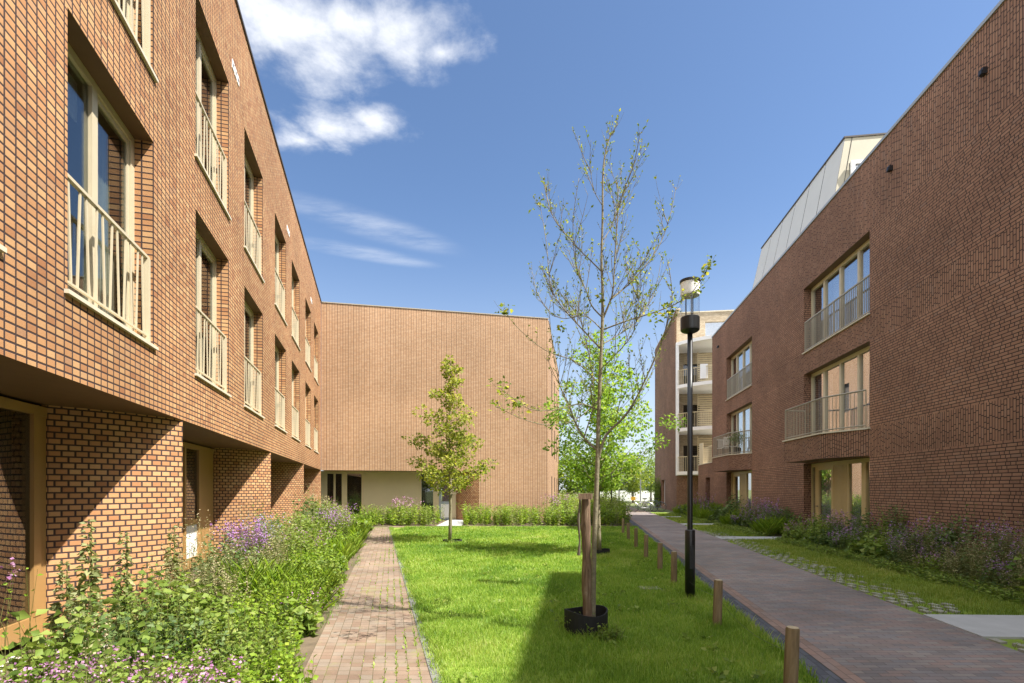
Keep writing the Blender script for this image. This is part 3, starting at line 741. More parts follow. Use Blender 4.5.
# ground floor entrances
def entrance():
    f = MB(); H = 2.48; y0, y1 = .25, .33
    f.box(0, RW, y0, y1, H-.12, H)
    for a, b in ((0, .05), (.31, .42), (1.43, 1.55), (2.42, 2.5), (3.2, 3.42), (4.0, RW)): f.box(a, b, y0-.006, y1, .02, H-.12)
    f.box(.42, 1.43, y0+.005, y1, .02, .55); f.box(.42, .53, y0+.004, y1, .55, H-.12); f.box(.53, 1.43, y0+.004, y1, H-.24, H-.12)
    for k in range(12):                                     # ribbed panel
        x = 1.55+k*.0725; f.box(x, x+.05, y0+.004, y1, .02, H-.12); f.box(x+.05, x+.0725, y0+.03, y1, .02, H-.12)
    e = f.build('entrance', M['gold_r'], rb)
    p = MB(); p.box(.05, .31, .29, .30, .02, H-.12); p.box(.53, 1.43, .29, .30, .55, H-.24); p.box(2.5, 3.2, .29, .30, .02, H-.12); p.box(3.42, 4.0, .29, .30, .02, H-.12); p.build('pane', M['glass_r'], e)
    h = MB(); h.box(.46, .49, .19, .25, 1.02, 1.05); h.box(.46, .6, .19, .21, 1.02, 1.05); h.build('handle', M['dark'], e)
    return e
p = entrance()
for i, t in enumerate(cols):
    o = p if i == 0 else copy_tree(p, rb); o.location = (t, 0, .04)
# curtains behind the entrance glass
for t in cols[:3]:
    c = MB()
    for x0, x1 in ((.5, 1.45), (2.5, 3.2), (3.42, 4.0)):
        c.face([(t+x0, .36, .1), (t+x1, .36, .1), (t+x1, .36, 2.4), (t+x0, .36, 2.4)])
    c.build('net_curtain', M['curtainw'], rb)
# wall fittings near the roof
for d in (28.7, 12.75, 9.79):
    t = (30.15-d)*RF; m_ = MB(); m_.box(t-.055, t+.055, -.08, -.001, 9.57, 9.69); m_.box(t-.04, t+.04, -.1, -.08, 9.58, 9.65); m_.build('wall_lamp', M['dark'], rb)
# rooftop storeys
def penthouse(ta, tb, name):
    zb, zt = RT-.12, 13.32; a0, a1 = .45, 1.04
    b = MB(); q = .28
    A = [(ta-q, a0, zb), (tb+q, a0, zb), (tb, a1, zt), (ta, a1, zt)]
    n = 6; seg = np.linspace(0, 1, n+1)
    for u0, u1 in zip(seg, seg[1:]):
        g0 = .0022
        P = lambda u, top: tuple((1-u)*A[0 if not top else 3][k]+u*A[1 if not top else 2][k] for k in range(3))
        b.face([P(u0+g0, 0), P(u1-g0, 0), P(u1-g0, 1), P(u0+g0, 1)])
    o = b.build('rooftop_storey', M['cladding'], rb)
    c = MB()
    # near end wall (faces the camera) with a window opening, far end and back
    y0, y1, z0, z1 = 1.12, 2.3, 11.15, 12.42
    def E(y, z): k = (z-zb)/(zt-zb); return (tb+q*(1-k), y, z)
    def ed(z): k = (z-zb)/(zt-zb); return a0+(a1-a0)*k
    for lo, hi in ((zb, z0), (z0, z1), (z1, zt)):
        if (lo, hi) == (z0, z1):
            c.face([E(ed(lo), lo), E(y0, lo), E(y0, hi), E(ed(hi), hi)]); c.face([E(y1, lo), E(7, lo), E(7, hi), E(y1, hi)])
        else: c.face([E(ed(lo), lo), E(7, lo), E(7, hi), E(ed(hi), hi)])
    c.face([(ta-q, 7, zb), (ta-q, a0, zb), (ta, a1, zt), (ta, 7, zt)]); c.face([(tb+q, 7, zb), (ta-q, 7, zb), (ta, 7, zt), (tb, 7, zt)])
    c.build('end_wall', M['claddingc'], o)
    d = MB(); d.face([(ta+.05, a1+.06, zt-.05), (tb-.05, a1+.06, zt-.05), (tb-.05, 7, zt-.05), (ta+.05, 7, zt-.05)]); d.build('flat_roof', M['roof'], o)
    e = MB(); e.box(ta-.03, tb+.03, a1-.035, a1+.06, zt, zt+.05); e.box(tb-.05, tb+.03, a1+.06, 7, zt, zt+.05); e.build('roof_edge', M['cap'], o)
    f = MB(); x = tb+.27
    f.box(x-.12, x-.02, y0, y0+.12, z0, z1); f.box(x-.12, x-.02, y1-.12, y1, z0, z1); f.box(x-.12, x-.02, y0+.12, y1-.12, z1-.12, z1); f.box(x-.12, x-.02, y0+.12, y1-.12, z0, z0+.12); f.build('window', M['white'], o)
    h = MB(); h.face([(x-.08, y0, z0), (x-.08, y1, z0), (x-.08, y1, z1), (x-.08, y0, z1)]); h.build('pane', M['glass_r'], o)
    # joint between side cladding and the end wall
    j = MB(); 
    for z_a, z_b in ((zb, zt),):
        pa, pb = E(ed(z_a)+.22, z_a), E(ed(z_b)+.22, z_b); j.bar((pa[0]+.004, pa[1], pa[2]), (pb[0]+.004, pb[1], pb[2]), .014)
    j.build('joint', M['dark'], o)
penthouse(5.2, 13.1, 'far'); penthouse(23.73, 38.0, 'near')

# garden chairs and potted plant on the far bay balcony
def rloc(t, y, z): 
    c, s_ = math.cos(rb.rotation_euler.z), math.sin(rb.rotation_euler.z)
    return (RO[0]+t*c-y*s_, RO[1]+t*s_+y*c, z)
chair_proto = None
def make_chair(loc, rz, label):
    t = thing('garden_chair', label, 'chair', loc, rz, 'garden chairs on the far bay balcony')
    a = MB(); a.box(-.22, .22, -.22, .22, .43, .46); a.build('seat', M['white'], t)
    b = MB()
    for k in range(5): b.box(-.2+k*.09, -.16+k*.09, .2, .22, .5, .86)
    b.box(-.22, .22, .195, .225, .86, .92); b.build('backrest', M['white'], t)
    for x in (-.2, .2):
        for y in (-.2, .2):
            l = MB(); l.box(x-.015, x+.015, y-.015, y+.015, 0, .43 if y < 0 else .86); l.build('leg', M['dark'], t)
    return t
make_chair(rloc(cols[0]+1.0, -.42, 3.30), .3, 'white slatted garden chair at the far end of the distant bay balcony')
make_chair(rloc(cols[0]+2.0, -.36, 3.30), 1.9, 'white slatted garden chair beside the dark shrub on the distant bay balcony')
t = thing('potted_shrub', 'small dark potted shrub on the distant bay balcony behind the railing', 'plant', rloc(cols[0]+3.0, -.3, 3.30))
l = MB(); l.lathe([(.0, 0), (.12, 0), (.16, .3), (.14, .3), (.0, .27)]); l.build('pot', M['dark'], t)
fo = Fol(); n = 900; v = rng.normal(0, .17, (n, 3))+np.array([0, 0, .75]); fo.leaves(v, dirs(n), .06, 0, .35); fo.build('foliage', [M['l_dark']], t)

# ------------------------------------------------------------------ FAR BUILDING with curved balconies
F0 = (gx(676.5, 36.9), 36.9); fang = math.atan2(-.134, .991)
fb = thing('balcony_apartment_building', 'distant four storey brick block with curved white balconies stacked beside its shaded side wall', 'building', (F0[0], F0[1], 0), fang)
FT = 14.6
mb = MB(); FD = 10.9
# side wall facing the lane (local x=0) with one ground floor window
def sq(y0, y1, z0, z1): mb.face([(0, y1, z0), (0, y0, z0), (0, y0, z1), (0, y1, z1)], [(y1, z0), (y0, z0), (y0, z1), (y1, z1)])
wy0, wy1 = 5.2, 7.0
sq(0, wy0, 0, 3); sq(wy1, FD, 0, 3); sq(wy0, wy1, 2.4, 3); sq(wy0, wy1, 0, .3); sq(0, FD, 3, FT)
mb.face([(FD*0, FD, 0), (0, FD, FT), (12, FD, FT), (12, FD, 0)])
mb.build('side_wall', M['run'], fb)
q = MB(); q.face([(.25, wy1, .3), (.25, wy0, .3), (.25, wy0, 2.4), (.25, wy1, 2.4)]); q.cur = 1
q.face([(0, wy1, .3), (.25, wy1, .3), (.25, wy1, 2.4), (0, wy1, 2.4)]); q.face([(0, wy0, 2.4), (0, wy1, 2.4), (.25, wy1, 2.4), (.25, wy0, 2.4)]); q.build('side_window', [M['white'], M['run']], fb)
mb = MB(); wall_grid(mb, .003, 9, 0, 2.62, [], 0, y=.003); mb.build('ground_front', M['run'], fb)
mb = MB(); wall_grid(mb, .003, 9, 12.0, FT, [(2.2, 3.7, 12.1, 13.9)], .2, y=.9); mb.build('top_storey_wall', M['tan'], fb)
mb = MB(); mb.box(2.2, 3.7, 1.05, 1.1, 12.1, 13.9); mb.build('top_window', M['glass_r'], fb)
mb = MB(); mb.face([(0, 0, 12.0), (0, .9, 12.0), (0, .9, FT), (0, 0, FT)]); mb.box(.0, 9, .85, FD, FT, FT+.08); mb.box(0, .3, 0, .85, FT, FT+.08); mb.build('roof', M['stone'], fb)
mb = MB(); wall_grid(mb, .003, 9, 2.62, 12.0, [(.9, 2.1, 2.7+3.1*k, 4.95+3.1*k) for k in range(3)]+[(3.6, 5.2, 2.7+3.1*k, 4.95+3.1*k) for k in range(3)], .15, y=2.2); mb.build('loggia_wall', M['tan'], fb)
mb = MB(); mb.face([(.1, 2.33, 2.62), (9, 2.33, 2.62), (9, 2.33, 12), (.1, 2.33, 12)]); mb.build('loggia_glazing', M['glass'], fb)
mb = MB(); mb.face([(.1, 3.0, 2.62), (9, 3.0, 2.62), (9, 3.0, 12), (.1, 3.0, 12)]); mb.build('interior', M['room'], fb)
def curve(x): return -1.75*math.sin(math.pi*min(1, max(0, x/6.4)))**.8
xs = np.linspace(0, 6.4, 22)
for k, z in enumerate((2.62, 5.72, 8.82, 11.92)):
    poly = [(max(.02, x), curve(x)-.02) for x in xs]+[(6.4, 2.15), (.02, 2.15)]
    b = MB(); b.prism(poly, z+.04, z+.28); sb = b.build('balcony_slab', M['white'], fb)
    if k == 3: continue
    r = MB(); rp = [(x, curve(x)+.08) for x in np.linspace(.1, 6.3, 60)]
    r.tube([(*p, z+1.32) for p in rp], .025, 4)
    for p in rp: r.tube([(*p, z+.3), (*p, z+1.31)], .012, 4)
    r.build('balcony_railing', M['beige'], fb)
    s = MB()
    for j in range(15): s.box(1.7, 2.9, .9, .96, z+.45+j*.16, z+.51+j*.16)
    s.box(1.66, 1.7, .88, .98, z+.3, z+2.9); s.box(2.9, 2.94, .88, .98, z+.3, z+2.9); s.build('louvre_screen', M['beige'], fb)
mb = MB(); mb.box(-.02, .16, -.06, .2, 2.62, 12.2); mb.build('corner_post', M['white'], fb)
o = MB(); o.box(1.35, 1.85, -1.32, -1.28, 9.3, 10.3); cl = o.build('laundry_cloth', M['white']); cl.location = (F0[0], F0[1], 0); cl.rotation_euler = (0, 0, fang)
tag(cl, 'small white cloth hanging on the upper curved balcony railing of the distant block', 'laundry')

# ------------------------------------------------------------------ street lamps
def lamp(loc, label):
    t = thing('street_lamp', label, 'street lamp', loc, 0, 'street lamps along the lane')
    a = MB(); a.lathe([(.0, 0), (.074, 0), (.074, 1.02), (.066, 1.035), (.04, 1.035)]); a.build('base_sleeve', M['black'], t, True); a = MB(); a.box(-.03, .03, -.077, -.069, .45, .8); a.build('service_door', M['dark'], t)
    a = MB(); a.lathe([(.04, 1.03), (.038, 4.05), (.0, 4.05)]); a.build('pole', M['black'], t, True)
    a = MB(); a.lathe([(.0, 3.99), (.04, 4.0), (.115, 4.03), (.138, 4.05), (.14, 4.07), (.14, 4.24), (.13, 4.25), (0, 4.25)], n=32); a.build('drum', M['black'], t)
    a = MB(); a.lathe([(.138, 4.27), (.138, 4.57)], n=32); a.build('lamp_glass', M['lampglass'], t, True)
    a = MB()
    for k in range(3):
        an = k*2.094+.5; a.tube([(.06*math.cos(an), .06*math.sin(an), 4.27), (.06*math.cos(an), .06*math.sin(an), 4.57)], .009, 6)
    a.build('rod', M['dark'], t)
    a = MB(); a.lathe([(0, 4.585), (.09, 4.565), (.135, 4.57), (.14, 4.59), (.14, 4.77), (.0, 4.77)], n=32); a.build('reflector', M['white'], t, False)
    a = MB(); a.lathe([(.143, 4.765), (.15, 4.77), (.15, 4.805), (.06, 4.82), (0, 4.82)], n=32); a.build('cap', M['dark'], t)
    return t
l1 = lamp((gx(690, 7.75), 7.75, 0), 'tall black street lamp with clear cylinder lantern standing at the lawn edge')
l2 = copy_tree(l1); l2.location = (gx(611.5, 30), 30, 0); l2['label'] = 'distant thin black street lamp behind the trees where the lawn ends'

# ------------------------------------------------------------------ wooden bollards + wire
bpos = [(gx(790, 4.05), 4.05), (gx(717, 6.15), 6.15), (gx(674, 8.9), 8.9), (gx(660, 10.35), 10.35), (gx(646, 12.2), 12.2), (gx(636, 14.3), 14.3), (gx(628.5, 16.4), 16.4), (gx(623, 18.8), 18.8)]
blab = ['nearest short round wooden bollard, cut by the bottom edge of the photo', 'short wooden bollard to the right of and nearer than the black lamp base',
        'wooden bollard just left of the black lamp base, the nearer of the pair there', 'wooden bollard left of the lamp base, second beyond the lamp', 'wooden bollard third beyond the lamp along the lawn edge',
        'wooden bollard fourth beyond the lamp, by the gutter', 'small wooden bollard second from the far end of the row', 'farthest tiny wooden bollard where the row ends beside tall plants']
def bollard():
    t = thing('bollard', blab[0], 'bollard', (0, 0, 0), 0, 'wooden bollards along the lawn edge')
    a = MB(); a.lathe([(.052, -.05), (.052, .25), (.05, .545), (.044, .56)], n=14); a.build('post', M['bollard'], t, True)
    b = MB(); b.lathe([(.044, .5605), (.0, .563)], n=14); b.build('cut_top', M['endgrain'], t); return t
bp = bollard()
for i, (x, y) in enumerate(bpos):
    o = bp if i == 0 else copy_tree(bp); o.location = (x, y, 0); o['label'] = blab[i]; o.rotation_euler = (random.uniform(-.03, .03), random.uniform(-.03, .03), random.uniform(0, 6))
for k in range(len(bpos)-1):
    a, b = bpos[k], bpos[k+1]; w_ = MB()
    for hz in (.36,):
        w_.tube([(a[0]+(b[0]-a[0])*u, a[1]+(b[1]-a[1])*u, hz-.10*math.sin(math.pi*u)) for u in np.linspace(0, 1, 9)], .0016, 4)
    o = w_.build('wire', M['dark'])
    tag(o, ['thin slack wire from the nearest bollard to the next', 'thin wire passing the black lamp base between two bollards', 'thin wire between the first two bollards beyond the lamp', 'thin wire between the second and third bollards beyond the lamp', 'thin wire between the third and fourth bollards beyond the lamp', 'thin wire between the fourth bollard beyond the lamp and the next', 'thin wire between the last two bollards of the row'][k], 'wire', 'wires between the bollards')
o = MB(); o.prism([(gx(640, 8.35), 8.3), (gx(661, 8.35), 8.3), (gx(661, 8.35), 8.55), (gx(640, 8.35), 8.55)], 0, .03); o = o.build('utility_cover', M['paver']); tag(o, 'small flat grey utility cover sunk in the shaded lawn', 'utility cover')

# ------------------------------------------------------------------ tree ring, stakes and the sparse near tree
def ring(loc, r, h, label, grp='black rubber tree rings'):
    m_ = MB(); n = 28
    prof = []
    for k in range(n):
        a = 2*math.pi*k/n; rr_ = r*(1+.04*math.sin(3*a+1)); prof.append((rr_*math.cos(a), rr_*math.sin(a), h*(1+.10*math.sin(2*a+.5))))
    for k in range(n):
        a, b = prof[k], prof[(k+1) % n]
        m_.face([(a[0], a[1], -.02), (b[0], b[1], -.02), b, a])
        i = lambda p, z: (p[0]*.94, p[1]*.94, z)
        m_.face([i(b, 0), i(a, 0), i(a, a[2]), i(b, b[2])]); m_.face([a, b, i(b, b[2]), i(a, a[2])])
    o = m_.build('tree_ring', M['rubber']); o.location = loc; return tag(o, label, 'tree ring', grp)
NT = (gx(587, 5.9), 5.9)
ring((gx(585.5, 5.92), 5.92, 0), .25, .25, 'large black rubber tree ring on the lawn round the nearest stake')
ring((gx(601, 13.0), 13.0, 0), .22, .12, 'black rubber ring at the foot of the leafy tree behind the near trunk')
ring((gx(452, 16.0), 16.0, 0), .3, .07, 'low black rubber ring round the small tree in front of the brick gable')
st = thing('tree_stake', 'weathered brown tree stake with a plank across its top beside the thin near trunk', 'tree stake', (gx(585, 5.82), 5.82, 0))
a = MB(); zs_ = np.linspace(-.1, 1.6, 18); a.tube([(.028-.022*z/1.6+.004*math.sin(z*9), .004*math.cos(z*7), z) for z in zs_], [.053+.004*math.sin(z*11+1)+.003*math.sin(z*27) for z in zs_], 16); a.build('post', M['stake'], st, True)
a = MB(); a.box(-.085, .075, -.084, -.062, 1.535, 1.6); a.build('crossboard', M['stake'], st)
a = MB(); a.tube([(-.055, -.03, 1.56), (-.078, -.03, 1.3), (-.062, -.025, 1.05), (-.074, -.02, .9)], [.012, .016, .010, .02], 8); a.build('strap', M['twig'], st)
# near tree: limbs traced at their own depths
nt_ = thing('sparse_tree', 'tall thin young tree with bare upswept branches and few leaves, staked on the lawn', 'tree', (gx(592.5, 5.98), 5.98, 0))
lim = MB(); tips = []
D0 = 5.98
def limb(pts, r0, r1, dd=0., store=True, thick=7):
    n = len(pts); P = [Vector(px(x, y, D0+dd*(i/(n-1))**1.2)) for i, (x, y) in enumerate(pts)]
    # smooth
    Q = []
    for i in range(n-1):
        p0, p1, p2, p3 = P[max(0, i-1)], P[i], P[i+1], P[min(n-1, i+2)]
        for k in range(4):
            t = k/4; Q.append(.5*((2*p1)+(p2-p0)*t+(2*p0-5*p1+4*p2-p3)*t*t+(3*p1-p0-3*p2+p3)*t**3))
    Q.append(P[-1])
    rad = [(r0+(r1-r0)*(i/(len(Q)-1))**.8)*.82 for i in range(len(Q))]
    lim.tube(Q, rad, thick)
    if store: tips.append(Q)
    return Q
limb([(592.5, 638), (593, 600), (594, 550), (596, 500), (597.5, 460), (598.5, 420), (600.5, 370), (602.5, 320), (602.5, 285), (601.5, 262), (602.5, 222), (603, 174), (606, 150), (611, 135), (618, 124)], .046, .005, .0, True, 10)
limb([(603, 318), (609, 304), (613, 290), (615, 255), (618, 207), (616, 180)], .017, .005, -.2)
limb([(617, 215), (624, 190), (632, 170), (637, 150), (640, 132)], .010, .003, -.35)
limb([(610, 300), (622, 290), (636, 277), (658, 248), (670, 216), (676, 187)], .014, .003, .4)
limb([(602, 272), (590, 260), (578, 248), (555, 220), (546, 194), (543, 176)], .011, .003, .35)
limb([(602, 317), (592, 306), (586, 290), (576, 265), (573, 223), (579, 178)], .012, .003, -.45)
limb([(600, 348), (583, 330), (560, 304), (550.5, 284), (546, 240), (540, 205)], .013, .003, .5)
limb([(602, 330), (629, 320), (661, 310), (687, 297), (703, 277), (709, 264)], .012, .003, -.5)
limb([(597.5, 462), (605.6, 436), (623, 418), (634, 402), (645, 380), (662, 340), (672, 300), (668, 262)], .023, .004, -.4)
limb([(597, 450), (585, 438.6), (576, 424), (569, 405), (560, 385), (553, 350), (549, 310)], .019, .004, .4)
limb([(584, 437), (592, 412), (594, 395), (590, 360), (581, 322), (570, 295)], .010, .003, -.6)
limb([(600, 385), (588, 372), (572, 360), (545, 350), (520, 330), (503, 310)], .010, .002, -.6)
limb([(599, 410), (580, 404), (555, 410), (530, 409), (513, 398), (500, 388)], .010, .002, -.9)
limb([(599, 400), (575, 420), (548, 425), (520, 418), (500, 408)], .009, .002, -1.0)
limb([(601, 345), (618, 335), (640, 318), (655, 290), (662, 255)], .010, .003, .8)
limb([(602, 330), (585, 316), (560, 318), (540, 300), (532, 270)], .009, .002, 1.0)
limb([(603, 240), (612, 225), (618, 200), (622, 165)], .007, .002, .5)
limb([(602, 205), (594, 190), (590, 165), (591, 140)], .006, .002, -.3)
limb([(600, 370), (620, 350), (634, 330), (640, 290), (640, 250)], .008, .002, -1.0)
for qi, Q in enumerate(list(tips)[1:]):
    if qi in (6, 10, 11, 12): continue
    n = len(Q); L = sum((Q[i+1]-Q[i]).length for i in range(n-1))
    for k in range(max(1, int(L/.2))):
        u = random.uniform(.2, .78); i = min(n-2, int(u*(n-1))); p = Q[i]; t = (Q[i+1]-Q[i]).normalized(); a = random.uniform(0, 6.28)
        d = (t*.7+Vector((math.cos(a)*.55, math.sin(a)*.55, .55))).normalized(); ln = random.uniform(.25, .7)*(1.1-u*.6); up_ = Vector((0, 0, 1))
        W_ = [p, p+d*ln*.35, p+d*ln*.68+up_*ln*.06, p+d*ln+up_*ln*.2]
        if W_[-1].z > 5.75: continue
        lim.tube(W_, [.0048, .004, .003, .0015], 5, False); tips.append(W_)
fo = Fol(); lpos = []; ldir = []; flip = []
for bi, Q in enumerate(tips):
    n = len(Q); L = sum((Q[i+1]-Q[i]).length for i in range(n-1)); main = bi == 0
    nt2 = int(L/(.062 if not main else .095))
    for k in range(nt2):
        u = random.uniform(.25 if not main else .45, 1.); i = min(n-2, int(u*(n-1))); p = Q[i].lerp(Q[i+1], random.random())
        t = (Q[i+1]-Q[i]).normalized(); a = random.uniform(0, 6.28)
        d = (t*.9+Vector((math.cos(a), math.sin(a), .35))*.8).normalized(); ln = random.uniform(.05, .24)*(1.15-u*.5)
        e = p+d*ln; e2 = p+d*ln*.5+Vector((0, 0, -.01)); e.z += ln*.15
        lim.tube([p, e2, e], [.0024, .0019, .001], 4, False)
        for j in range(random.randint(1, 4)):
            q = p.lerp(e, random.uniform(.3, 1.)); lpos.append(q); ldir.append(d+Vector((random.gauss(0, .7), random.gauss(0, .7), random.gauss(.1, .5))))
        if random.random() < .5: lpos += [e]*2; ldir += [d+Vector((random.gauss(0, .5), random.gauss(0, .5), .3)) for _ in range(2)]
lo = lim.build('limbs', [M['bark']], nt_, True, origin=nt_.location)
lp = np.array([tuple(p) for p in lpos]); ld = np.array([tuple(p) for p in ldir])
keep = rng.random(len(lp)) < .85
fo.leaves(lp[keep], ld[keep], rng.uniform(.017, .042, keep.sum()), 0, .3)
# a few larger leaf tufts on low branch ends
for (X, Y, dd, n) in ((503, 309, -.6, 12), (500, 389, -.9, 14), (517, 402, -.9, 22), (501, 408, -1., 12), (708, 268, -.5, 22), (700, 283, -.45, 14), (560, 330, .2, 18), (668, 310, -.3, 26), (655, 318, -.4, 18), (604, 300, 0, 12), (540, 205, .5, 10)):
    c = np.array(px(X, Y, D0+dd)); fo.leaves(c+rng.normal(0, .05, (n, 3)), dirs(n, .1), rng.uniform(.04, .07, n), 0, .32)
fo.build('leaves', [M['l_tree']], nt_, origin=tuple(nt_.location))
# weeds round the ring
fo = Fol(); n = 12; pts = np.stack([gx(603, 5.75)+rng.normal(0, .12, n), 5.6+rng.normal(0, .06, n)], 1); herb(fo, pts, .16, .5, 3, 5, .06, .3, 0, 1)
herb(fo, np.stack([gx(583, 5.9)+rng.normal(0, .12, 8), 5.9+rng.normal(0, .08, 8)], 1), .22, .4, 3, 5, .06, .3, 0, 1)
o = fo.build('weeds', [M['l_mid'], M['stem']]); tag(o, 'small green weeds growing in and beside the nearest black tree ring', 'weeds')

# ------------------------------------------------------------------ leafy trees
def leafy(name, label, base, H, z0, width, matl, barkm, nb=26, leaf=.09, per=90, r0=.06, pw=1., seed=1, widest=.25, sph=.22, gap=.0, lean=(0, 0), cat='tree', group=None, asc=.55):
    """trunk with ascending limbs; leaf clumps along the outer part of every limb"""
    rs = random.Random(seed)
    t = thing(name, label, cat, (base[0], base[1], 0), 0, group)
    m_ = MB(); zs = np.linspace(0, H*.97, 12)
    tr = [(lean[0]*(z/H)**1.5+.02*math.sin(z*1.7+seed), lean[1]*(z/H)**1.5+.02*math.cos(z*2.1+seed), z) for z in zs]
    m_.tube(tr, [r0*(1-.9*z/H)+.004 for z in zs], 9)
    fo = Fol(); P = []; Dn = []; RR = []
    for b in range(nb):
        u = (b+rs.random())/nb; z = z0+(H*.98-z0)*u
        env = (u/widest)**.6 if u < widest else ((1-u)/(1-widest))**pw
        ln = width/2*max(.06, env)*rs.uniform(.55, 1.12); a = b*2.4+rs.uniform(-.5, .5)
        k = z/H; p = Vector((lean[0]*k**1.5, lean[1]*k**1.5, z-ln*asc*.7)); p.z = max(p.z, z0*.6)
        d = Vector((math.cos(a), math.sin(a), 0)); e = p+d*ln+Vector((0, 0, ln*asc))
        mid = p+d*ln*.5+Vector((0, 0, ln*asc*.3))
        m_.tube([p, mid, e], [r0*.32*(1-u*.7), r0*.2*(1-u*.7), .004], 5, False)
        ncl = max(1, int(ln/.26))
        for c in range(ncl+1):
            tt = .3+.7*c/ncl; q = p.lerp(mid, tt*2) if tt < .5 else mid.lerp(e, tt*2-1)
            if rs.random() < gap: continue
            q = q+Vector((rs.gauss(0, .1), rs.gauss(0, .1), rs.gauss(.02, .08)))*width*.25
            m_.tube([p.lerp(e, max(0, tt-.2)), q], [.005, .003], 4, False)
            sc = min(1., .45+ln/width*1.6); n = int(per*rs.uniform(.5, 1.3)*sc); pts = rng.normal(0, 1, (n, 3)); pts /= np.maximum(1., np.linalg.norm(pts, axis=1, keepdims=True)*.7)
            pts *= np.array([sph, sph, sph*.62])*sc; P.append(pts+np.array(q)); Dn.append(pts+np.array([0, 0, .02])+rng.normal(0, .12, (n, 3))); RR.append(np.clip(rng.normal(.35+.3*rs.random(), .2, n), 0, 1))
    m_.build('trunk', barkm, t, True)
    P = np.concatenate(P); Dn = np.concatenate(Dn)
    fo.leaves(P, Dn, leaf*rng.uniform(.6, 1.2, len(P)), 0, .34, np.concatenate(RR)); fo.build('crown', [matl], t)
    return t
leafy('young_tree', 'small pyramid shaped yellow green tree standing alone in front of the brick gable', (gx(450, 16.05), 16.05), 5.8, 1.5, 3.05, M['l_maple'], M['bark'], nb=46, leaf=.115, per=56, r0=.055, seed=12, pw=.92, widest=.12, sph=.18, gap=.2, asc=.35)
leafy('leafy_tree', 'bright green leafy tree right behind the sparse staked tree', (gx(599, 13.05), 13.05), 5.7, 1.7, 3.5, M['l_tree2'], M['bark'], nb=46, leaf=.092, per=105, r0=.06, seed=9, pw=.6, widest=.3, sph=.21, gap=.34, asc=.7)
# background trees
bt = [('tree behind the gable corner with low hanging leaves, left of the near trunk', 571, 40, 5.2, 4.4, 'l_tree2', 21), ('pale green tree beyond the far end of the lane', 633, 62, 5.6, 5.2, 'l_tree', 22),
      ('dark green tree beside the far corner of the balcony block', 651, 66, 7.0, 4.2, 'l_mid', 23), ('mid green distant tree behind the second street lamp', 606, 58, 5.0, 5.0, 'l_tree2', 24), ('distant tree low in the gap right of the brick gable', 588, 74, 6.6, 7.0, 'l_mid', 25)]
for lab, X, d, H, wd, mt, sd in bt:
    leafy('background_tree', lab, (gx(X, d), d), H, 1.2, wd, M[mt], M['twig'], nb=34, leaf=.24, per=26, r0=.12, seed=sd, pw=.6, widest=.4, sph=.5, gap=.2, group='trees beyond the lane')

# ------------------------------------------------------------------ far end: wall, hedge, posts, block, bicycles
o = MB(); o.box(gx(596, 70), gx(657, 70), 70, 70.3, 0, 1.42); o = o.build('white_wall', M['wallw']); tag(o, 'long low white wall in bright sun at the far end of the lane', 'wall')
fo = Fol(); n = 9000; p = np.stack([rng.uniform(gx(590, 72), gx(664, 72), n), 72+rng.uniform(0, 1.4, n), rng.uniform(.2, 2.25, n)+rng.normal(0, .1, n)], 1); fo.leaves(p, dirs(n, .3), .2, 0, .4); o = fo.build('hedge', [M['l_dark']]); tag(o, 'dark clipped hedge standing behind the long white wall', 'hedge')
for X, d, h, lab in ((602.5, 55, 2.4, 'white post at the left end of the low white wall'), (640.5, 52, 2.6, 'thin grey post near the bicycles at the end of the lane'), (619, 46, 1.7, 'slim dark post beside the far end of the lane')):
    o = MB(); o.lathe([(.06, 0), (.06, h), (.0, h+.02)], n=10); o.box(-.09, .09, -.09, .09, 0, .04); o = o.build('post', M['wallw'] if X < 610 else M['chrome']); o.location = (gx(X, d), d, 0); tag(o, lab, 'post')
t = thing('distant_block', 'distant grey flat roofed block showing above the trees at the end of the lane', 'building', (gx(620, 120), 120, 0))
a = MB(); a.box(-5, 5, 0, 8, 0, 8.6); a.build('wall', M['greyb'], t); a = MB(); a.box(-5.1, 5.1, -.1, 8.1, 8.6, 8.9); a.build('roof', M['cap'], t)
a = MB()
for r_ in range(2):
    for k in range(6): a.box(-4.4+k*1.5, -3.5+k*1.5, -.05, -.001, 2.6+r_*2.9, 4.2+r_*2.9)
a.build('window', M['glass'], t)
